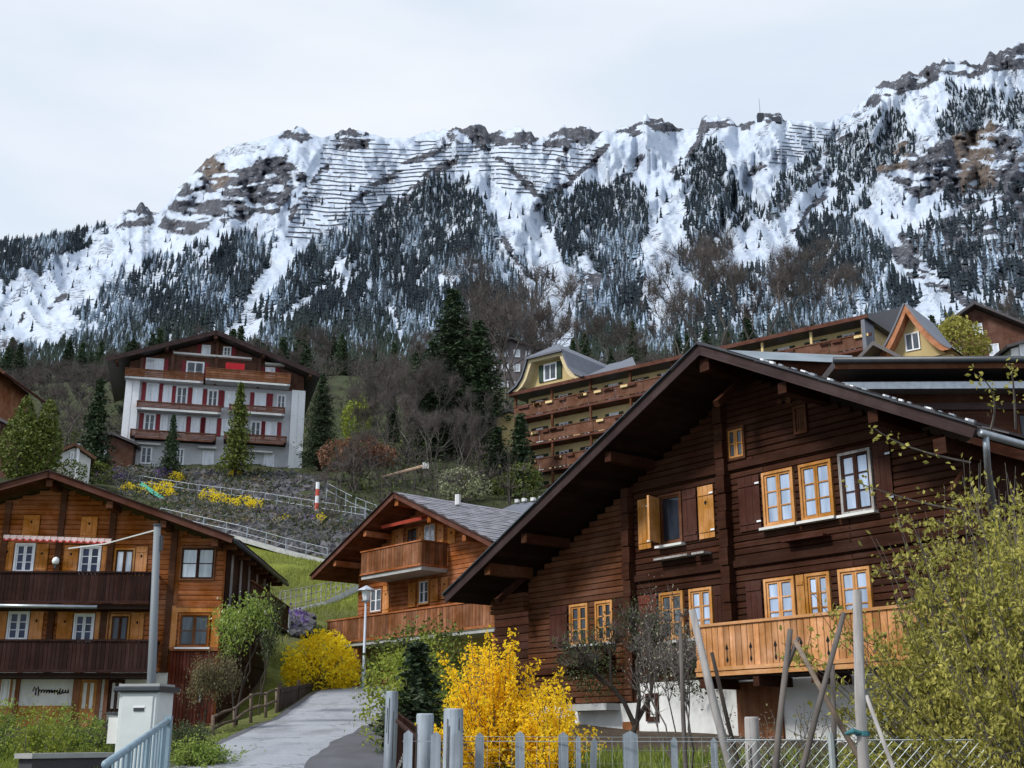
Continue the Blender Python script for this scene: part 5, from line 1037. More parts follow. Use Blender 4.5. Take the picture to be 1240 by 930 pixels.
# templates ---------------------------------------------------------
BARE = []
for s in range(5):
    sg, tp = limbs(100 + s, 10, .62, 4, 3, .075, .45, .28, .66, wob=.22); tw, ends = twigs_mesh(tp, s, 1.15, 8, TWIG, .010, .9)
    BARE.append([('trunk', wood_mesh(sg, BARG, 0, 1)), ('limbs', wood_mesh(sg, BARG, 2, 9)), ('twigs', tw)])
def conifer_meshes(seed, H, Rm, lev, nb, mat_, needle=.45, asp=.5, lowcut=.06, per=9, shape=.9, droop=.25):
    g = np.random.default_rng(seed); tr = MB(); tr.tube([(0, 0, -.3), (0, 0, H * .5), (0, 0, H * .98)], [H * .018, H * .011, .02], 7); br = MB(); C = []
    for i in range(lev):
        t = lowcut + (1 - lowcut) * (i + g.uniform(-.3, .3)) / lev; z = H * t; Rr = Rm * (1 - t)**shape * g.uniform(.75, 1.15)
        for j in range(nb):
            a = g.uniform(0, 6.28); R_ = Rr * g.uniform(.6, 1.12) + .12; dz = -droop * R_ + .12 * R_ * g.normal()
            e_ = np.array([math.cos(a) * R_, math.sin(a) * R_, z + dz]); s0 = np.array([0, 0, z])
            if R_ > .5: br.tube([tuple(s0), tuple((s0 + e_) / 2 + [0, 0, .06 * R_]), tuple(e_)], [.03, .02, .008], 3, cap=False)
            k = max(3, int(per * R_ / Rm) + 2)
            for q in range(k):
                f = (q + .6) / k; p = s0 * (1 - f) + e_ * f + [0, 0, .12 * R_ * math.sin(f * 3.1)]; w = R_ * .22 * (1.1 - f * .6); p = p + g.normal(size=3) * [w, w, w * .45]; C.append(p)
    lv = leaves(np.array(C), needle, mat_, 2, needle * .25, asp, seed, up=-.0)
    return [('trunk', tr.mesh(BARK, True)), ('branches', br.mesh(BARK)), ('needles', lv)]
CON = [conifer_meshes(200 + s, 10, 1.9, 30, 9, L_DKC, .42) for s in range(3)]
CONB = [conifer_meshes(230 + s, 10, 1.7, 44, 12, L_DKC, .17, per=24, shape=.85) for s in range(2)]
CONO = conifer_meshes(210, 10, 2.3, 32, 10, L_OLV, .42)
def ground_at(u, v, Y): x, y, z = P(u, v, Y); return x, y, z
def tree_px(name, label, cat, u, vb, vt, Y, tmpl, group=None, base=10.0, wx=1.0, onground=False):
    x, y, z = P(u, vb, Y); zt = P(u, vt, Y)[2]
    if onground: z = min(z, g1(x, y))
    s = (zt - z) / base; return plant(name, label, cat, (x, y, z - .1), tmpl, group, sc=(s * wx, s * wx, s))
# tall spruces and firs, each with its own place
for (u, vb, vt, Y, tm, wx, lab) in [
    (546, 560, 348, 138, CONB[0], 1.75, 'tallest dark spruce rising beside the big bare trees in the centre'), (578, 570, 385, 136, CONB[1], 1.8, 'broad dark spruce right behind the tallest spruce'),
    (522, 570, 412, 134, CONB[0], 1.7, 'dark spruce to the left below the tallest spruce'), (285, 572, 462, 118, CONO, .95, 'olive spruce standing in front of the middle of the red shutter hotel'),
    (205, 572, 500, 117, CON[1], 1.0, 'small dark spruce before the left balconies of the red shutter hotel'), (386, 566, 450, 124, CONB[1], 1.4, 'dark spruce at the right side wall of the red shutter hotel'),
    (111, 572, 458, 112, CON[0], 1.2, 'dark spruce left of the red shutter hotel'), (352, 500, 440, 150, CON[0], 1.0, 'spruce tip peeping out behind the right eave of the red shutter hotel'),
    (630, 600, 498, 112, CON[2], 1.5, 'dark bushy fir at the left foot of the long hotel'), (602, 600, 515, 110, CON[1], 1.6, 'wide dark fir between bare trees left of the long hotel')]:
    tree_px('spruce_tree', lab, 'conifer', u, vb, vt, Y, tm, 'spruces around the village', wx=wx)
# twin thuja
def dense_mass(seed, spec, size, mat_, n, asp=.5, jitter=.15, lmp=.22):
    g = np.random.default_rng(seed); C = []
    for (cx_0, cy_0, cz_0, rx, ry, rz_) in spec:
        k = int(n * rx * rz_ / sum(a[3] * a[5] for a in spec)); d = g.normal(size=(k, 3)); d /= np.linalg.norm(d, axis=1)[:, None]; r = g.uniform(.45, 1, (k, 1))**.4
        lump = 1 + lmp * (fbm(d[:, 0] * 2.3 + cx_0 + 9, d[:, 2] * 2.3 + d[:, 1] * 1.7 + seed, 3, seed)[:, None] - .5) * 2
        C.append(d * r * lump * [rx, ry, rz_] + [cx_0, cy_0, cz_0])
    return leaves(np.concatenate(C), size, mat_, 1, jitter, asp, seed)
x, y, z = P(33, 580, 98); tk = MB(); [tk.tube([(a, 0, -1), (a, 0, 5)], [.2, .06], 6) for a in (-.9, .9)]
plant('thuja_bush', 'olive green twin thuja with two rounded tips on the left behind the orange chalet', 'thuja', (x, y, z), [('trunk', tk.mesh(BARK)), ('crown', dense_mass(3, [(-.5, 0, 2.6, 2.0, 1.7, 3.0), (.9, 0, 2.4, 1.7, 1.5, 2.9), (-.75, 0, 5.0, .85, .8, 2.2), (1.2, 0, 4.9, .75, .7, 2.1)], .30, L_OLV, 8000, .6, .08, .08))], rz=0)
# bare trees, many small groups
bl = [(622, 600, 345, 145, 1.15, 'tall'), (646, 560, 330, 150, 1.0, 'tall'), (598, 560, 352, 150, 1.0, 'tall'), (610, 520, 322, 165, 1.0, 'tall'), (655, 520, 370, 170, .9, 'slim'),
      (470, 600, 455, 118, .9, 'slim'), (446, 590, 470, 122, .9, 'slim'), (500, 602, 480, 112, .9, 'slim'), (528, 606, 495, 108, .9, 'slim'), (485, 600, 440, 128, 1.0, 'slim'), (556, 612, 500, 106, 1.0, 'slim'), (580, 610, 480, 112, .9, 'slim'), (455, 560, 430, 150, .9, 'slim'), (515, 590, 450, 126, .9, 'slim'),
      (78, 545, 440, 130, 1.3, 'round'), (60, 555, 455, 125, 1.2, 'round'), (98, 560, 450, 135, 1.1, 'round'), (15, 520, 430, 150, 1.2, 'round'),
      (820, 445, 350, 150, 1.0, 'hill'), (850, 440, 318, 155, 1.0, 'hill'), (880, 430, 300, 160, 1.0, 'hill'), (905, 425, 290, 165, 1.0, 'hill'), (935, 420, 305, 160, 1.1, 'hill'), (965, 415, 300, 165, 1.1, 'hill'), (990, 410, 318, 160, 1.0, 'hill'), (760, 450, 385, 170, 1.0, 'hill'), (790, 450, 372, 165, 1.0, 'hill'), (735, 440, 370, 190, 1.0, 'hill'), (700, 430, 385, 200, 1.0, 'hill'), (1020, 390, 330, 170, 1.0, 'hill'),
      (425, 600, 520, 110, 1.0, 'slim'), (405, 612, 545, 105, 1.1, 'slim'), (1215, 420, 350, 150, 1.0, 'hill')]
lb = {'tall': 'of the tall bare trees beside the tallest spruce', 'slim': 'of the slim bare trees between the two hotels', 'round': 'of the twiggy bare trees behind the twin thuja', 'hill': 'of the bare trees behind the long hotel roof'}
gr_ = {'tall': 'big bare trees in the centre', 'slim': 'bare trees on the slope between the hotels', 'round': 'bare trees behind the thuja', 'hill': 'bare trees behind the long hotel'}
ORD = 'leftmost second third fourth fifth sixth seventh eighth ninth tenth eleventh twelfth thirteenth fourteenth fifteenth'.split()
def olab(i):
    k_ = bl[i][5]; o_ = sorted([b_[0] for b_ in bl if b_[5] == k_]).index(bl[i][0]); return (ORD[o_] + (' from the left ' if o_ else ' ')) + lb[k_]
for i, (u, vb, vt, Y, wx, k_) in enumerate(bl): tree_px('bare_tree', olab(i), 'tree', u, vb, vt, Y, BARE[i % 5], gr_[k_], wx=wx * .9, onground=True)
# conifers and bare trees on the slope just behind the village, one by one
g = np.random.default_rng(77); k_ = 0; n_b = 0
for i in range(1200):
    Y = 150 + 150 * g.uniform(0, 1)**.9; X = g.uniform(-.62, .5) * Y; u_ = X / Y
    if (abs(X + 34) < 15 and Y < 170) or (Y < 185 and X > 0) or (k_ >= 170): continue
    z = g1(X, Y); h = g.uniform(6, 11) * (1 + .2 * (Y > 220)); s_ = h / 10; con = g.uniform() < (.75 if Y > 200 else .5)
    if con: plant('slope_conifer', 'dark conifer in the dense wood on the slope behind the village', 'conifer', (X, Y, z - .2), CON[k_ % 3], 'conifers of the slope wood', sc=(s_ * 1.35, s_ * 1.35, s_))
    else: plant('slope_bare_tree', 'grey bare tree in the mixed wood on the slope behind the village', 'tree', (X, Y, z - .2), BARE[k_ % 5], 'bare trees of the slope wood', sc=s_)
    k_ += 1
g = np.random.default_rng(79); n = 900; X = g.uniform(-75, 75, n); Y = g.uniform(96, 235, n); X = X * (Y / 140); u_ = X / Y
ok = ~((np.abs(X + 32) < 16) & (Y < 150)) & ~((X > 0) & (Y < 140)) & ((u_ > -.16) | (Y > 140) | (u_ < -.31)) ; X, Y = X[ok], Y[ok]; Z = gz(X, Y); base = np.stack([X, Y, Z], 1)
st = twigs_mesh(base, 80, 5.5, 7, TWIG, .05, 2.2)[0]; tag(link('winter_scrub', st), 'bare brown winter scrub covering the slopes between houses', 'scrub', kind='stuff')
pts_ = np.repeat(base, 5, 0) + g.normal(size=(len(base) * 5, 3)) * [1.2, 1.2, .6] + [0, 0, 2.3]
tag(link('scrub_thicket', twigs_mesh(pts_, 81, 1.8, 16, TWIG, .03, .5)[0]), 'fine grey brown twig thicket on the slopes between the houses', 'scrub', kind='stuff')
uo = base[(g.uniform(0, 1, len(base)) < .34) & (base[:, 1] < 175)]; tag(link('green_undergrowth', leaves(np.repeat(uo, 60, 0) + g.normal(size=(len(uo) * 60, 3)) * [1.1, 1.1, .8] + [0, 0, 1.4], .42, L_OLV, 1, .2, .6, 84)), 'olive green bushes scattered between the bare trees', 'undergrowth', kind='stuff')
uu_ = base[g.uniform(0, 1, len(base)) < .45]; tag(link('undergrowth', leaves(np.repeat(uu_, 40, 0) + g.normal(size=(len(uu_) * 40, 3)) * [1.3, 1.3, .9] + [0, 0, 1.2], .5, L_DKG, 1, .2, .6, 82)), 'dark green undergrowth on the slope between the hotels', 'undergrowth', kind='stuff')
# leafy bushes by clumps
def bush(name, label, cat, u, vb, Y, spec, size, mat_, n, seed, group=None, stem=True, asp=.55):
    x, y, z = P(u, vb, Y); z = z - .05; ms = []
    if stem:
        m = MB(); 
        for (a, b, c, rx, ry, rz_) in spec: 
            for q in range(4): m.tube([(a * .3, b * .3, -.3), (a + rng.uniform(-.5, .5) * rx, b + rng.uniform(-.5, .5) * ry, c)], [.05, .015], 4)
        ms.append(('stems', m.mesh(BARK)))
    ms.append(('leaves', dense_mass(seed, spec, size, mat_, n, asp))); return plant(name, label, cat, (x, y, z), ms, group, rz=0)
bush('yellow_green_tree', 'light yellow green tree right of the red shutter hotel', 'tree', 430, 545, 128, [(0, 0, 3.0, 1.5, 1.5, 2.6), (.3, 0, 5.0, .9, .9, 1.3)], .4, L_LIM, 1100, 5)
bush('rusty_hedge', 'rust brown beech hedge on the slope right of the red shutter hotel', 'hedge', 436, 566, 114, [(-2.2, 0, 1.2, 1.8, 1.5, 1.3), (0, 0, 1.7, 2.0, 1.5, 1.6), (2.0, 0, 1.2, 1.6, 1.4, 1.1)], .42, L_RUS, 1700, 6)
bush('bright_green_tree', 'bright olive green tree beside the right gable of the long hotel', 'tree', 1165, 436, 108, [(0, 0, 1.9, 2.3, 2, 2.0), (-.4, 0, 3.3, 1.3, 1.3, 1.2), (1.4, 0, 1.6, 1.4, 1.3, 1.3)], .4, L_OYE, 1500, 8)
bush('green_slope_bush', 'green bush on the slope at the left end of the long hotel', 'bush', 634, 600, 105, [(0, 0, 1.4, 1.5, 1.4, 1.4), (-1.8, 0, 1.0, 1.2, 1, 1.0)], .35, L_OLV, 1000, 9)
bush('pale_blossom_tree', 'pale blossoming shrub among bare trees above the chestnut chalet roof', 'shrub', 555, 600, 100, [(0, 0, 1.2, 1.8, 1, 1.1), (1.8, 0, .8, 1.2, 1, .8)], .22, leafm('faded_green_white_leaves', (.35, .36, .25), (.12, .14, .06)), 700, 10)
ysp = [(155, 604, 110, .9, 'leftmost yellow forsythia on the terrace edge beside the green chute'), (180, 606, 109, 1.1, 'yellow forsythia just right of the green chute'), (199, 604, 109, 1.0, 'second yellow forsythia right of the green chute'), (213, 586, 116, .7, 'small yellow bush at the foot of the hotel spruce'),
       (252, 611, 108, .9, 'yellow forsythia at the start of the middle row on the rockery'), (266, 616, 107, .9, 'yellow forsythia second in the middle row on the rockery'), (280, 622, 106, .9, 'yellow forsythia third in the middle row on the rockery'), (296, 622, 105.5, 1.0, 'yellow forsythia just above the fourth of the row'), (308, 626, 105, 1.0, 'yellow forsythia last in the middle row on the rockery'),
       (344, 646, 101, .95, 'round yellow forsythia low on the rockery near the purple heather'), (389, 637, 101, .5, 'tiny yellow bush near the red and white pole'), (318, 640, 103, .4, 'tiny yellow bush alone under the middle row'), (285, 580, 119, .55, 'thin yellow bush on the hotel terrace edge')]
for i, (u, v, Y, s, lab) in enumerate(ysp): bush('forsythia_bush', lab, 'bush', u, v, Y, [(0, 0, .65 * s, .75 * s, .7, .85 * s), (.45 * s, 0, .45 * s, .5 * s, .5, .5 * s)], .2, L_YE2, 520, 30 + i, 'yellow bushes on the boulder walls')
for i, (u, v, Y, s, lab) in enumerate([(134, 580, 114, 1.2, 'purple flowering bush left of the hotel terrace'), (330, 630, 104, 1.1, 'purple heather patch above the round yellow forsythia'), (374, 642, 101, 1.2, 'purple heather patch left below the red and white pole'), (349, 758, 62, .9, 'purple flower cushion in the rock garden by the meadow path'), (200, 578, 117, .8, 'faint purple cushion on the terrace wall below the hotel')]):
    bush('heather_patch', lab, 'flower bush', u, v, Y, [(0, 0, .35 * s, 1.1 * s, .8, .55 * s)], .2, L_PUR, 320, 50 + i, 'purple flower patches')
boulder_wall('rock_garden', 'small rock garden of grey stones beside the purple cushion below the meadow path', [P(328, 768, 60), P(372, 768, 61)], [P(330, 742, 64), P(380, 745, 65)], 160, .28, 8, 'rock garden')
# round yellow bush by the road
def yellow_clumps(seed, spec, n, size, mat_): return dense_mass(seed, spec, size, mat_, n, .6, .05)
x, y, z = P(386, 838, 47); m = MB(); [m.tube([(rng.uniform(-.3, .3), 0, -.2), (rng.uniform(-1.3, 1.3), rng.uniform(-.6, .6), rng.uniform(.8, 1.6))], [.03, .01], 4) for _ in range(26)]
plant('round_forsythia', 'dense rounded bright yellow forsythia behind the dark board fence', 'bush', (x, y, z), [('stems', m.mesh(BARK)), ('blossom', yellow_clumps(61, [(0, 0, 1.05, 1.35, 1.0, 1.12), (-.75, .1, .7, .75, .7, .75), (.8, .1, .75, .75, .7, .75), (.1, 0, 1.6, .8, .7, .6)], 4200, .15, L_YE2))], rz=0)
# the big spiky forsythia: arching stems clothed with blossom
def forsythia(seed, n, H, W_, size, per, lean=None, lm=None, stem=None, jit=.045, curl=1.25, r=.014, tip=1.0):
    g = np.random.default_rng(seed); m = MB(); C = []
    for i in range(n):
        a = g.uniform(0, 6.28); w = W_ * abs(g.normal()) * .62; w = min(w, W_ * 1.15); h = H * g.uniform(.45, 1.0) * (1 - .45 * (w / W_ / 1.15)**1.4); cx0, cy0 = math.cos(a), math.sin(a) * .7
        pts = []
        for k_ in range(9): f = k_ / 8; pts.append(np.array([cx0 * (.15 + w * f**1.25), cy0 * (.15 + w * f**1.25), h * (f**.85) ]) + g.normal(size=3) * jit * .8 * f)
        m.tube([tuple(p) for p in pts], [r - r * .085 * k_ for k_ in range(9)], 3, cap=False)
        for q in range(per): f = g.uniform(.12, 1)**.8 * 7.99; k_ = int(f); p = pts[k_] * (1 - f + k_) + pts[k_ + 1] * (f - k_); C.append(p + g.normal(size=3) * jit)
    return m.mesh(stem or TWIG), leaves(np.array(C), size, lm or L_YEL, 1, .012, .55, seed)
sm, fl = forsythia(71, 85, 2.55, 1.25, .062, 170, jit=.04)
x, y, z = P(600, 900, 16.5); plant('spiky_forsythia', 'large golden forsythia with upright flowering shoots behind the picket fence', 'bush', (x, y, g1(x, y)), [('stems', sm), ('blossom', fl)], rz=.5, sc=(.85, .85, .86))
sm2, fl2 = forsythia(72, 60, 1.75, 1.0, .062, 120)
x, y, z = P(665, 900, 15.5); plant('low_forsythia', 'lower golden forsythia spreading to the right of the spiky one', 'bush', (x, y, g1(x, y)), [('stems', sm2), ('blossom', fl2)], rz=1.5, sc=.85)
# small evergreen and lime shrub between road and forsythia
x, y, z = P(505, 880, 22); gzv = g1(x, y); plant('young_fir', 'small dark green fir beside the big forsythia', 'conifer', (x, y, gzv - .1), conifer_meshes(220, 3.3, .85, 26, 9, L_DKC, .16), rz=0, sc=(1, 1, (P(510, 768, 22)[2] - gzv) / 3.3))
bush('roadside_hedge', 'lime green roadside hedge between the road bend and the weathered posts', 'hedge', 483, 905, 24, [(-.1, 0, .75, .45, .8, .95), (.35, .2, 1.05, .5, .8, 1.0), (.1, 1.5, 1.1, .5, .9, .9)], .085, L_LIM, 5200, 64)
bush('roadside_grass_hedge', 'green shrub in front of the chestnut chalet behind the young fir', 'shrub', 497, 862, 33, [(0, 0, 1.0, 1.1, 1, 1.1), (.9, 0, 1.4, .8, 1, .9)], .12, L_OLV, 3200, 65)
# leafy tree left of the road
def leafy(seed, H, spread, r0, leafmat, lsize, per, sp, depth=4, stems=1, nb=3, barkm=BARK, trunk=.25, extra=None, tw=None):
    sg, tp = limbs(seed, H, spread, depth, nb, r0, .3, trunk, .68, stems, wob=.2); out = [('trunk', wood_mesh(sg, barkm, 0, 1)), ('branches', wood_mesh(sg, barkm, 2, 9))]
    base = tp
    if tw: tm_, ends = twigs_mesh(tp, seed, tw, 5, TWIG, .006, .6); out.append(('twigs', tm_)); base = np.concatenate([np.array(tp), ends])
    out.append(('leaves', leaves(np.array(base), lsize, leafmat, per, sp, .55, seed)))
    if extra: out.append(('blossom', leaves(np.array(tp)[::3], extra[1], extra[0], extra[2], sp * 1.2, .8, seed + 1)))
    return out
x, y, z = P(285, 893, 33); plant('garden_tree', 'small light green tree with white blossom dots at the right corner of the orange chalet', 'tree', (x, y, g1(x, y)), leafy(301, 3.35, .6, .14, L_GRN, .11, 6, .16, extra=(L_WHI, .07, 1), stems=2), rz=2, sc=(.58, .7, 1.0))
x, y, z = P(314, 870, 37); plant('dark_garden_tree', 'dark green tree behind the light green one beside the orange chalet', 'tree', (x, y, g1(x, y)), leafy(302, 3.6, .6, .10, L_DKG, .14, 6, .2), rz=1, sc=(.42, .6, 1))
x, y, z = P(248, 900, 30); plant('brown_garden_shrub', 'thin brownish olive shrub low in front of the red brown boards', 'shrub', (x, y, g1(x, y)), leafy(303, 1.9, .7, .07, L_BUD, .08, 4, .16, stems=4), rz=0, sc=(.6, .6, 1))
# dark fruit tree in front of the big chalet
x, y, z = P(768, 905, 17); plant('dark_fruit_tree', 'gnarled dark fruit tree with sparse buds before the left windows of the dark chalet', 'tree', (x, y, g1(x, y)), leafy(311, 2.35, .95, .26, L_DKG, .06, 1, .06, stems=1, depth=4, trunk=.30, tw=.3), rz=1.2, sc=(.7, .7, 1))
x, y, z = P(835, 905, 12.5); plant('budding_espalier', 'thin budding tree tied to the slanted grey stakes', 'tree', (x, y, g1(x, y)), leafy(312, 2.2, .4, .09, leafm('pale_buds', (.55, .52, .42), (.25, .24, .15)), .03, 1, .03, stems=2, depth=3, trunk=.3, barkm=BARG, tw=.3), rz=.4, sc=(.6, .6, 1))
x, y, z = P(905, 930, 13.5); sq, fq = forsythia(313, 40, 1.15, .6, .03, 26, lm=leafm('pinkish_buds', (.5, .38, .36), (.28, .2, .2)), jit=.05, r=.008); plant('white_budded_shrub', 'pinkish budded shrub before the white plaster wall under the balcony', 'shrub', (x, y, g1(x, y)), [('stems', sq), ('leaves', fq)], rz=.4)
x, y, z = P(960, 930, 12.0); sq, fq = forsythia(314, 46, 1.25, .65, .035, 22, lm=L_BUD, jit=.05, r=.009); plant('reddish_bare_shrub', 'reddish brown bare shrub between the crossed stakes', 'shrub', (x, y, g1(x, y)), [('stems', sq), ('leaves', fq)], rz=.4)
# balcony flower greens of the dark chalet
for (u, v, s_, lab) in ((718, 795, 1.0, 'dark hanging greenery with pale dots in the flower box under the left pair of windows'), (833, 790, 1.1, 'dark hanging greenery in the flower box under the middle window')):
    lx, lz = MC.L(u, v, -.3); w = (MC.o[0] + MC.x[0]*lx - MC.y[0]*.3, MC.o[1] + MC.x[1]*lx - MC.y[1]*.3, MC.o[2] + lz)
    plant('window_greenery', lab, 'plant', w, [('leaves', dense_mass(66, [(0, 0, -.2, .95 * s_, .5, .5), (.4, -.2, -.5, .6, .3, .5)], .08, L_DKG, 1500)), ('blossom', dense_mass(67, [(0, 0, -.1, 1.0 * s_, .6, .5)], .05, L_WHI, 50))], rz=MC.a)
# big yellow olive shrub on the right
def shoots(seed, n, H, W_, ls, per, lm, jit=.10, r=.012, side=5):
    g = np.random.default_rng(seed); m = MB(); C = []
    for i in range(n):
        a = g.uniform(0, 6.28); w = W_ * min(1.2, abs(g.normal()) * .7); h = H * g.uniform(.3, 1.0) * (1 - .3 * (w / W_)**2); cx0, cy0 = math.cos(a), math.sin(a); pts = []; dr_ = g.normal(size=3) * .05
        for k_ in range(9): f = k_ / 8; pts.append(np.array([cx0 * (.1 + w * f**1.1), cy0 * (.1 + w * f**1.1), h * f**.9]) + dr_ * math.sin(f * 5) + g.normal(size=3) * .02 * f)
        m.tube([tuple(p) for p in pts], [r * (1 - .1 * k_) for k_ in range(9)], 3, cap=False)
        for q in range(side):
            k_ = int(g.integers(2, 8)); d = g.normal(size=3); d[2] = abs(d[2]) * .5; d /= np.linalg.norm(d); l = g.uniform(.15, .45) * H * .25; e_ = pts[k_] + d * l; mdp = pts[k_] + d * l * .5 + [0, 0, .03]
            m.tube([tuple(pts[k_]), tuple(mdp), tuple(e_)], [r * .4, r * .3, r * .15], 3, cap=False)
            for z_ in range(per): f = g.uniform(.2, 1.05); C.append(pts[k_] * (1 - f) + e_ * f + g.normal(size=3) * jit * .35)
        for q in range(per): f = g.uniform(.3, 1) * 7.99; k_ = int(f); C.append(pts[k_] * (1 - f + k_) + pts[k_ + 1] * (f - k_) + g.normal(size=3) * jit)
    return [('stems', m.mesh(BARG)), ('leaves', leaves(np.array(C), ls, lm, 1, .01, .5, seed))]
S1 = shoots(401, 175, 3.1, 1.4, .055, 24, L_OYE, side=7)
x, y, z = P(1205, 930, 10.5); plant('olive_shrub', 'large yellow olive shrub filling the right edge in front of the dark chalet', 'shrub', (x, y, g1(x, y)), S1, rz=.3, sc=(.95, .9, 1.08))
x, y, z = P(1150, 930, 11.2); plant('olive_shrub', 'smaller yellow olive shrub at the left flank of the large one before the balcony end', 'shrub', (x, y, g1(x, y)), S1, rz=4.0, sc=(.55, .55, .78))
x, y, z = P(1275, 930, 9.0); plant('olive_shrub', 'second large yellow olive shrub cut by the right picture edge', 'shrub', (x, y, g1(x, y)), S1, rz=2.1, sc=(.7, .7, .98))
x, y, z = P(1125, 930, 12); plant('green_shrub', 'lower grass green shrub left of the large olive shrub', 'shrub', (x, y, g1(x, y)), shoots(403, 110, 1.75, .8, .05, 20, L_LIM), rz=1, sc=(.85, .85, .95))
x, y, z = P(1195, 930, 11.3); plant('green_shrub', 'grass green undergrowth at the foot of the large olive shrub', 'shrub', (x, y, g1(x, y)), shoots(404, 150, 1.45, 1.1, .05, 22, L_LIM), rz=0)
# long thin twigs reaching from the shrub in front of the windows
m = MB(); ptsb = []
for a, b, c in (((1175, 560), (1090, 545), (1058, 518)), ((1180, 620), (1110, 612), (1035, 583)), ((1190, 760), (1120, 700), (1062, 690)), ((1200, 520), (1215, 470), (1180, 452)), ((1230, 520), (1228, 450), (1222, 440))):
    q = [P(*a, 10.2), P(*b, 10.0), P(*c, 9.9)]; pp = [tuple((1-t)**2 * np.array(q[0]) + 2*t*(1-t) * np.array(q[1]) + t*t * np.array(q[2])) for t in np.linspace(0, 1, 9)]; m.tube(pp, [.012 - .001 * i for i in range(9)], 4); ptsb += pp[2:]
o = thing('reaching_twigs', 'long thin budding twigs reaching in front of the upper windows from the olive shrub', 'branch', P(1195, 600, 10.3)); o['label'] = 'long thin budding twigs reaching left in front of the upper windows'
c = m.build('twigs', BARG, o); c.location = tuple(-Vector(o.location)); lv = link('leaves', leaves(np.array(ptsb), .05, L_OYE, 5, .05, .6, 5), o); lv.location = c.location
# left foreground shrubs and verge grass
for i, (u, Y, s, mt, lab) in enumerate([(10, 19, 1.0, L_GRN, 'green bush at the bottom left edge'), (45, 18, 1.05, L_LIM, 'yellow green tall grass like bush second from the left edge'), (80, 19, .9, L_GRN, 'green bush before the orange door panel'), (112, 20, .7, L_DKG, 'dark shrub left of the pale utility cabinet'), (225, 21, .55, L_DKG, 'low brownish shrub right of the blue grey railing'), (245, 19, .35, L_GRN, 'low green tuft at the left road edge')]):
    x, y, z = P(u, 930, Y); zz0 = g1(x, y); plant('front_bush', lab, 'bush', (x, y, zz0), shoots(500 + i, 60, 1.12 * s, .62, .05, 12, mt, r=.007), 'bushes along the bottom left', rz=i, sc=(1.0, 1.0, 1.0))
# grass blades along verges and meadow
def blades(name, label, X, Y, h, seed, matl=L_GRA):
    g = np.random.default_rng(seed); n = len(X); Z = gz(X, Y); a = g.uniform(0, 6.28, n); hh = h * g.uniform(.4, 1.3, n); w = hh * .09 + .004; lx, ly = g.normal(size=n) * .3 * hh, g.normal(size=n) * .3 * hh
    V = np.stack([np.stack([X - np.cos(a) * w, Y - np.sin(a) * w, Z - .02], 1), np.stack([X + np.cos(a) * w, Y + np.sin(a) * w, Z - .02], 1), np.stack([X + lx, Y + ly, Z + hh], 1)], 1).reshape(-1, 3)
    tag(link(name, npmesh(V, np.arange(3 * n).reshape(n, 3), matl)), label, 'grass', kind='stuff')
g = np.random.default_rng(91); n = 26000; i_ = g.integers(10, len(RC) - 1, n); sd = np.where(g.uniform(0, 1, n) < .5, -1, 1); off = 1.72 + g.exponential(.5, n); 
dd = np.gradient(RC, axis=0); dd /= np.linalg.norm(dd, axis=1)[:, None]; nx_ = np.stack([dd[:, 1], -dd[:, 0]], 1)
Xb = RC[i_, 0] + nx_[i_, 0] * sd * off + g.normal(size=n) * .05; Yb = RC[i_, 1] + nx_[i_, 1] * sd * off + g.uniform(-.4, .4, n); blades('verge_grass', 'fresh green grass along both road edges', Xb, Yb, .09, 92)
n = 30000; Yb = g.uniform(9, 24, n); Xb = g.uniform(-.62, -.31, n) * Yb; blades('front_grass', 'long grass under the bushes at the bottom left', Xb, Yb, .28, 93)
n = 50000; Yb = g.uniform(52, 90, n); Xb = g.uniform(-.27, -.05, n) * Yb; ok = fbm(Xb * .3, Yb * .3, 3, 2) > .42; blades('meadow_grass', 'short green meadow grass between the chalets', Xb[ok], Yb[ok], .22, 94, leafm('meadow_blades', (.15, .19, .03), (.26, .27, .06)))
n = 26000; Yb = g.uniform(9, 20, n); Xb = g.uniform(-.02, .45, n) * Yb; blades('garden_grass', 'unmown garden grass behind the wire fence', Xb, Yb, .3, 95)
# ================================================================== STREET FURNITURE
x, y, z = P(440, 818, 47); z = g1(x, y) + .0; ztop = P(444, 709, 47)[2]; h = ztop - z
t = thing('street_lamp', 'slim pale grey street lamp with glass lantern in front of the chestnut chalet', 'street lamp', (x, y, z))
GALV = gmat('pale_galvanised_pole', (.46, .50, .58), (.36, .4, .47), (6, 6, 2), .5, .1, .02, metal=.2)
MB().tube([(0, 0, -.2), (0, 0, .9), (0, 0, .92), (0, 0, h - .62)], [.085, .085, .055, .045], 10).build('pole', GALV, t, True)
MB().tube([(0, 0, h - .66), (0, 0, h - .60), (0, 0, h - .56)], [.05, .15, .16], 8).build('collar', GALV, t)
MB().tube([(0, 0, h - .56), (0, 0, h - .2)], [.13, .21], 6).build('lantern_glass', gmat('lantern_glass', (.75, .8, .85), (.6, .65, .7), (2, 2, 2), .15, 0, 0, spec=.8), t)
MB().tube([(0, 0, h - .2), (0, 0, h - .16), (0, 0, h - .05), (0, 0, h)], [.34, .33, .12, .03], 8).build('lantern_roof', GALV, t)
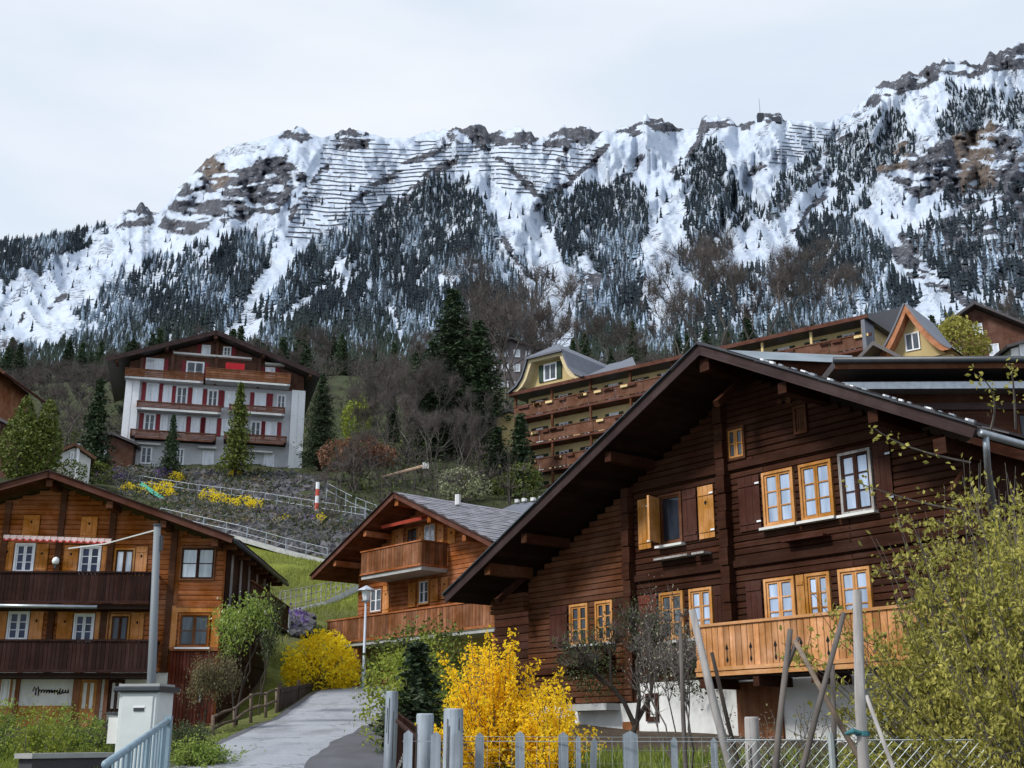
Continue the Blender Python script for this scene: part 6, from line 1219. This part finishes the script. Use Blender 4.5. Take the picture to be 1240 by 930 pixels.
# tall pole behind the cabinet
x, y, z = P(183, 900, 17); z = g1(x, y); p1_ = Vector(P(190.5, 637, 17)); t = thing('utility_pole', 'tall slim grey utility pole rising behind the pale cabinet', 'pole', (x, y, z)); dv = p1_ - Vector((x, y, z))
MB().tube([(0, 0, -.2), tuple(dv * .5), tuple(dv)], [.066, .058, .048], 12).build('shaft', gmat('grey_pole_paint', (.20, .225, .25), (.14, .16, .18), (3, 3, .5), .55, .1, 0), t, True); MB().tube([tuple(dv), tuple(dv * 1.008)], .06, 10).build('cap', DMET, t)
MB().tube([tuple(dv * .985), tuple(dv * .97 + Vector((-.8, .2, -.12))), tuple(dv * .97 + Vector((-1.35, .3, -.17)))], .012, 4).build('wire', PLAS, t); MB().tube([tuple(dv * .96 + Vector((.07, 0, 0))), tuple(dv * .9 + Vector((.07, 0, 0)))], .025, 6).build('bracket', DMET, t)
# pale cabinet
cx0, cy0, cz0 = P(160, 930, 14.5); zb_ = g1(cx0, cy0); zt_ = P(160, 838, 14.5)[2]; hw_ = .25
t = thing('utility_cabinet', 'pale grey rendered utility cabinet with dark cap and small slot at the roadside', 'cabinet', (cx0, cy0, zb_), R(-12)); hh = zt_ - zb_
box('body', t, (0, .19, hh / 2), (hw_ * 2, .38, hh), CABI, bev=.02); box('cap', t, (0, .19, hh + .035), (hw_ * 2 + .1, .50, .06), DMET, bev=.02); box('cap_top', t, (0, .19, hh + .08), (hw_ * 2 + .02, .38, .03), CONC)
box('door', t, (0, -.008, hh * .5), (hw_ * 2 - .1, .016, hh - .1), CABI, bev=.006); box('slot', t, (.03, -.02, hh - .2), (.13, .012, .035), DMET); box('slot_frame', t, (.03, -.0185, hh - .17), (.15, .012, .015), WHIT); box('step', t, (-hw_ - .12, .35, hh - .42), (.2, .3, .32), PLAS); box('step_cap', t, (-hw_ - .12, .35, hh - .24), (.24, .34, .03), DMET)
# low dark wall edge left of cabinet
a, b = P(30, 930, 15), P(133, 914, 16.5); m = MB(); d_ = Vector((b[0] - a[0], b[1] - a[1], 0)); l = d_.length; ang = math.atan2(d_.y, d_.x)
t = thing('low_garden_wall', 'low dark garden wall with pale coping left of the utility cabinet', 'wall', (a[0], a[1], g1(a[0], a[1])), ang); box('wall', t, (l / 2, 0, .25), (l, .2, 1.0 + 2 * (b[2] - g1(b[0], b[1]) - .6)), STON); box('coping', t, (l / 2, 0, b[2] - g1(a[0], a[1]) + .0), (l + .1, .26, .06), CONC)
# blue grey railing
BLUM = gmat('blue_grey_paint', (.26, .36, .43), (.18, .26, .32), (3, 3, 3), .45, .1, .03)
q0, q1, q2 = Vector(P(160, 903, 10.5)), Vector(P(203, 873, 13.5)), Vector(P(205, 873, 13.8)); t = thing('blue_grey_railing', 'blue grey metal railing beside the utility cabinet rising towards the road', 'railing', (q0.x, q0.y, g1(q0.x, q0.y))); o = Vector(t.location)
dr = q1 - q0; st_ = q0 - dr * .5; en_ = q1
MB().tube([tuple(st_ - o), tuple(en_ - o), tuple(en_ - o + Vector((0, 0, -.04)))], .03, 8).build('handrail', BLUM, t, True); MB().tube([tuple(st_ - o - Vector((0, 0, .75))), tuple(en_ - o - Vector((0, 0, .75)))], .022, 8).build('lower_rail', BLUM, t, True)
for i in range(16):
    p = st_.lerp(en_, (i + .5) / 16) - o; big = i % 5 == 4; MB().tube([(p.x, p.y, p.z), (p.x, p.y, p.z - (.78 if not big else 1.1))], .028 if big else .012, 6).build('post' if big else 'bar', BLUM, t)
box('end_post', t, tuple(en_ - o + Vector((0, .03, -.42))), (.075, .075, .95), BLUM)
# board fence along the road
def fence_line(pix): return [Vector((P(u, v, Y)[0], Y, 0)) for u, v, Y in pix]
bf = [(337, 858, 38.6), (360, 852, 43), (385, 846, 48), (413, 840, 52.5), (448, 836, 56.5)]
tz = [(337, 833), (360, 829), (385, 825), (413, 821), (448, 817)]
t = thing('board_fence', 'dark weathered board fence following the left side of the road bend', 'fence', P(337, 862, 38.6)); o = Vector(t.location)
for i in range(4):
    a, b = Vector(P(*bf[i])), Vector(P(*bf[i+1])); ta, tb = P(tz[i][0], tz[i][1], bf[i][2])[2], P(tz[i+1][0], tz[i+1][1], bf[i+1][2])[2]; a2, b2 = Vector((a.x, a.y, ta)), Vector((b.x, b.y, tb)); n = int((b - a).length / .17); an = math.atan2(b.y - a.y, b.x - a.x)
    for k_ in range(n):
        f = (k_ + .5) / n; lo2, hi2 = a.lerp(b, f), a2.lerp(b2, f); box('board', t, tuple((lo2 + hi2) / 2 - o + Vector((0, 0, -.1 + rng.uniform(-.015, .015)))), (.15, .025, round(hi2.z - lo2.z + .2, 1)), FENW, (0, rng.uniform(-.02, .02), an))
    MB().tube([tuple(a.lerp(a2, .8) - o + Vector((0, .05, 0))), tuple(b.lerp(b2, .8) - o + Vector((0, .05, 0)))], .035, 5).build('rail', FENW, t)
    box('post', t, tuple((a + a2) / 2 - o + Vector((0, .09, 0))), (.1, .1, round(ta - a.z + .3, 2)), FENW)
bx_ = P(453, 828, 57); box('gate_post', t, (bx_[0] - o.x, bx_[1] - o.y, bx_[2] - o.z), (.42, .3, 1.0), PLAS)
# rustic rail fence
t = thing('rail_fence', 'rustic brown pole fence on the verge left of the road', 'fence', P(262, 885, 31)); o = Vector(t.location)
rp = [(258, 896, 866, 29.5), (284, 886, 856, 32), (304, 873, 840, 34), (322, 868, 838, 36), (335, 862, 833, 38.4)]
for (u, vb, vt, Y) in rp: a, b = P(u, vb, Y), P(u, vt, Y); MB().tube([tuple(Vector(a) - o - Vector((0, 0, .2))), tuple(Vector(b) - o)], [.055, .045], 6).build('post', RUSW, t, True)
for i in range(4):
    for f in (.92, .45): a, b = [Vector(P(r_[0], r_[1] + (r_[2] - r_[1]) * f, r_[3])) - o for r_ in (rp[i], rp[i+1])]; MB().tube([tuple(a), tuple((a + b) / 2 + Vector((0, 0, .03))), tuple(b)], [.04, .036, .032], 6).build('rail', RUSW, t, True)
# weathered posts and pickets of the front fence
def post(u0, u1, vt, Y, lab, mat_=BLUW, slant=0, group='heavy weathered fence posts'):
    a = P((u0 + u1) / 2, vt, Y); w = (u1 - u0) / 1514 * Y; zb_ = g1(a[0], a[1]); t = thing('fence_post', lab, 'post', (a[0], a[1], zb_), rng.uniform(-.3, .3), group); h = a[2] - zb_
    m = MB(); n = 9; rr = w / 2; m.tube([(0, 0, -.25), (slant * .4, 0, h * .5), (slant, 0, h - .015), (slant, 0, h)], [rr * 1.05, rr, rr * .98, rr * .9], n); m.build('shaft', mat_, t, True)
    for k_ in range(3): aa = rng.uniform(3.4, 6.0); c_ = MB(); c_.tube([(math.cos(aa) * rr * 1.0, math.sin(aa) * rr * 1.0, h * rng.uniform(.3, .6)), (math.cos(aa + .05) * rr * 1.0, math.sin(aa + .05) * rr, h * rng.uniform(.8, .97))], .004, 3); c_.build('crack', BARK, t)
    return t
post(467, 483, 837, 15.5, 'weathered post farthest along the road beside the dark lattice'); post(504, 526, 864, 10.6, 'left one of the two thick blue grey posts'); post(537, 562, 858, 10.2, 'right one of the two thick blue grey posts, the tallest')
post(898, 916, 868, 9.6, 'pale split post right of the picket row beside the stakes', WEAW, .02)
pick = [(489, 500, 884, 10.3, 0), (522, 534, 886, 10.3, 0), (550, 560, 884, 10.1, 0), (576, 586, 887, 10.2, 0), (624, 635, 885, 10.2, 0), (676, 688, 886, 10.1, 0), (697, 703, 890, 10.1, .0), (706, 714, 893, 10.0, .06), (754, 772, 885, 10.0, 0), (812, 820, 892, 9.9, 0), (860, 868, 893, 9.8, 0)]
t = thing('picket_fence', 'open fence of pale blue grey pickets with thin wire mesh in front of the forsythia', 'fence', (P(490, 930, 10.3)[0], 10.3, g1(P(490, 930, 10.3)[0], 10.3))); o = Vector(t.location)
for (u0, u1, vt, Y, sl_) in pick:
    a = P((u0 + u1) / 2, vt, Y); w = (u1 - u0) / 1514 * Y; zb_ = g1(a[0], a[1]) - .1; m = MB(); m.prism([(-w/2, 0), (w/2, 0), (w/2, a[2] - zb_ - .03), (0, a[2] - zb_), (-w/2, a[2] - zb_ - .03)], -.012, .012)
    m.build('picket', BLUW, t, loc=(a[0] - o.x, a[1] - o.y, zb_ - o.z), rot=(0, sl_, rng.uniform(-.15, .15)))
for zz1 in (.35, .7, .95): a, b = P(487, 900, 10.35), P(905, 900, 9.7); MB().tube([(a[0] - o.x, a[1] - o.y + .03, zz1), (b[0] - o.x, b[1] - o.y + .03, zz1 + g1(b[0], b[1]) - o.z)], .004, 4).build('wire', META, t)
# wire meshes
def diamond(name, label, pa, pb, h, cell, r, matl, square=False, top=.012, cat='wire fence', posts=0):
    pa, pb = Vector(pa), Vector(pb); t = thing(name, label, cat, tuple(pa)); d = pb - pa; l = d.length; dn = d.normalized(); m = MB(); up_ = Vector((0, 0, 1)); nn = dn.cross(up_).normalized() * (r * 1.3)
    if square:
        for i in range(int(l / cell) + 1): p = dn * (i * cell); m.tube([tuple(p), tuple(p + up_ * h)], r, 3, cap=False)
        for j in range(int(h / cell) + 1): m.tube([tuple(up_ * j * cell + nn), tuple(dn * l + up_ * j * cell + nn)], r, 3, cap=False)
    else:
        n = int(l / cell); k_ = int(h / cell)
        for i in range(-k_, n + 1):
            for sg in (1, -1):
                x0_, x1_ = i * cell, i * cell + k_ * cell
                if sg < 0: x0_, x1_ = x1_, x0_
                pts = []; 
                for j in range(k_ + 1):
                    xx = x0_ + (x1_ - x0_) * j / k_; 
                    if -.001 <= xx <= l: pts.append(tuple(dn * xx + up_ * (h * j / k_) + nn * sg * (1 if j % 2 else -1)))
                if len(pts) > 1: m.tube(pts, r, 3, cap=False)
        for i in range(n): p = dn * ((i + .5) * cell) + up_ * (h + .012); m.tube([tuple(p - dn * .02), tuple(p + up_ * .012)], r, 3)
    c = m.build('wire_mesh', matl, t); c['kind'] = 'stuff'; MB().tube([tuple(up_ * h), tuple(dn * l + up_ * h)], r * 1.6, 5).build('top_wire', matl, t)
    for i in range(posts): p = dn * l * (i + .5) / posts; MB().tube([tuple(p - up_ * .2), tuple(p + up_ * (h + .05))], .025, 7).build('post', matl, t)
    return t
WIRE = gmat('galvanised_wire', (.42, .47, .48), (.3, .34, .35), (9, 9, 9), .5, 0, 0, metal=.3)
a = P(880, 896, 9.4); b = P(1420, 896, 8.6); diamond('chain_link_fence', 'galvanised chain link fence running along the bottom right', (a[0], a[1], a[2] - 1.12), (b[0], b[1], b[2] - 1.12), 1.12, .075, .0028, WIRE, posts=2)
a = P(560, 892, 9.95); b = P(885, 893, 9.6); diamond('square_mesh_fence', 'thin square wire netting fastened behind the pickets', (a[0], a[1] + .1, a[2] - 1.0), (b[0], b[1] + .1, b[2] - 1.0), 1.0, .1, .0011, WIRE, square=True)
# dark lattice between the far post and the two posts
a, b = Vector(P(480, 930, 14.8)), Vector(P(506, 940, 11.0)); a.z, b.z = g1(a.x, a.y), g1(b.x, b.y); t = thing('lattice_fence', 'dark crossed lath fence panel along the road beside the weathered posts', 'fence', tuple(a)); d = b - a; l = d.length; an = math.atan2(d.y, d.x)
tl = P(480, 862, 14.8)[2] - a.z; n = 15
for i in range(n):
    p = d * ((i + .5) / n); box('lath', t, (p.x, p.y, p.z + tl * .5 + .02), (.035, .02, tl * .98), DARKV, (0, .35, an)); box('lath', t, (p.x + .02, p.y, p.z + tl * .5 + .02), (.035, .02, tl * .98), DARKV, (0, -.35, an))
for f in (.15, .9): MB().tube([(0, 0, tl * f), (d.x, d.y, d.z + tl * f)], .03, 6).build('rail', DARKV, t)
for i in range(12): p = d * ((i + .5) / n); box('lath_tip', t, (p.x - .02, p.y - .02, p.z + tl * (.3 + .05 * (i % 9))), (.05, .03, .03), WEAW, (0, 0, an))
# stakes
stk = [((1038, 715), (1046, 935), 8.0, .038, 'thickest pale upright post standing before the balcony, with a blue green tie', WEAW), ((824, 760), (830, 930), 10.2, .020, 'thin dark stake farthest left beside the slanted grey trunk', BARG), ((838, 738), (884, 930), 10.0, .036, 'grey slanted stake leaning left by the balcony end', WEAW),
       ((957, 762), (939, 930), 9.2, .026, 'slanted brown stake with forked top in front of the balcony', BARG), ((962, 775), (995, 835), 9.15, .022, 'short brown stick leaning between the crossed stakes', RUSW), ((1022, 742), (972, 930), 9.0, .023, 'long grey stake leaning right against the pale post', BARG), ((1008, 805), (1012, 930), 9.3, .022, 'short thin upright stake left of the pale post', BARG), ((1049, 842), (1082, 930), 8.3, .016, 'thin brace leaning right of the pale post', WEAW), ((862, 790), (895, 930), 10.4, .020, 'dark stake under the balcony corner leaning right', BARK)]
for (a, b, Y, r, lab, mt) in stk:
    A_0, B_0 = Vector(P(*a, Y)), Vector(P(*b, Y - .05)); gb = g1(B_0.x, B_0.y); f = (gb - .1 - A_0.z) / (B_0.z - A_0.z); B_0 = A_0.lerp(B_0, f); t = thing('wooden_stake', lab, 'stake', tuple(B_0), 0, 'wooden stakes in the garden'); v_ = A_0 - B_0; s_ = v_.orthogonal().normalized() * r * .5
    MB().tube([(0, 0, 0), tuple(v_ * .3 + s_), tuple(v_ * .65 - s_ * .6), tuple(v_)], [r * 1.1, r, r * .93, r * .8], 9).build('shaft', mt, t, True)
    if r == .026: MB().tube([tuple(v_ * .85), tuple(v_ * .97 + Vector((.07, 0, 0)))], [.02, .015], 6).build('fork', mt, t, True)
    if r == .038: tz_ = (P(1044, 888, 8)[2] - B_0.z) / v_.z; MB().tube([tuple(v_ * (tz_ - .008)), tuple(v_ * (tz_ + .006))], [.046, .044], 10).build('tie_band', gmat('blue_green_plastic', (.05, .17, .19), (.03, .12, .14), rand=0), t); MB().tube([tuple(v_ * tz_ + Vector((-.02, -.03, 0))), tuple(v_ * tz_ + Vector((-.07, -.04, .012))), tuple(v_ * tz_ + Vector((-.12, -.03, -.005)))], [.014, .02, .008], 8).build('tie', gmat('blue_green_plastic', (.05, .22, .24), (.03, .15, .17), rand=0), t)
# barrier and pole on the hill
p = Vector(P(383, 626, 104)); q = Vector(P(385, 584, 104)); t = thing('striped_marker_pole', 'red and white marker pole standing on the rockery path', 'pole', tuple(p)); d = q - p
for i in range(5): MB().tube([tuple(d * i / 5), tuple(d * (i + 1) / 5)], .17, 7).build('band', WHIT if i % 2 == 0 else gmat('faded_red_paint', (.5, .09, .06), (.4, .07, .05)), t)
p = Vector(P(462, 578, 112)); q = Vector(P(513, 565, 112)); t = thing('barrier_boom', 'pale wooden barrier beam lying across the slope above the chestnut chalet', 'barrier', tuple(p - Vector((0, 0, 1.0)))); d = q - p
MB().tube([(0, 0, 1), tuple(d + Vector((0, 0, 1)))], [.13, .2], 7).build('boom', gmat('pale_peeled_wood', (.5, .36, .26), (.4, .28, .2)), t); box('end', t, tuple(d + Vector((.2, 0, 1.05))), (.6, .5, .6), PLAS); MB().tube([(d.x * .8, d.y, -1), tuple(d * .8 + Vector((0, 0, 1)))], .1, 6).build('support', BARG, t); MB().tube([(.3, 0, -1), (.3, 0, 1)], .1, 6).build('support', BARG, t)
bush('garden_bush', 'olive bush right in front of the white gabled house', 'bush', 84, 584, 102, [(0, 0, .9, 1.3, .8, .95)], .26, L_OLV, 600, 16)
bush('greenish_slope_bush', 'muted green bush between the white gabled house and the hotel terrace', 'bush', 112, 582, 108, [(0, 0, .8, 1.6, 1, .9), (-1.5, 0, .6, 1.0, .8, .7)], .3, L_OLV, 700, 15)
p = Vector(P(172, 587, 109)); q = Vector(P(200, 607, 107)); d = q - p; t = thing('green_chute', 'turquoise green chute lying on the bank above the orange chalet roof', 'slide', tuple(p - Vector((0, 0, .4)))); TURQ = gmat('turquoise_plastic', (.10, .42, .32), (.07, .34, .26), rand=0)
M_ = d.to_track_quat('X', 'Z').to_matrix(); MB().obox(tuple(d / 2 + Vector((0, 0, .4))), (d.length, .5, .1), M_).build('bed', TURQ, t); [MB().obox(tuple(d / 2 + Vector((0, k_, .5))), (d.length, .07, .25), M_).build('side', TURQ, t) for k_ in (-.25, .25)]; MB().tube([(0, 0, -1), (0, 0, .4)], .07, 5).build('support', META, t)
# small white flag pole left
p = Vector(P(93, 573, 104)); q = Vector(P(95, 540, 104)); t = thing('white_post', 'slim white post beside the white gabled house', 'post', tuple(p)); MB().tube([(0, 0, -.5), tuple(q - p)], .16, 7).build('shaft', WHIT, t); box('cap', t, tuple(q - p + Vector((0, 0, .1))), (.45, .45, .15), META)
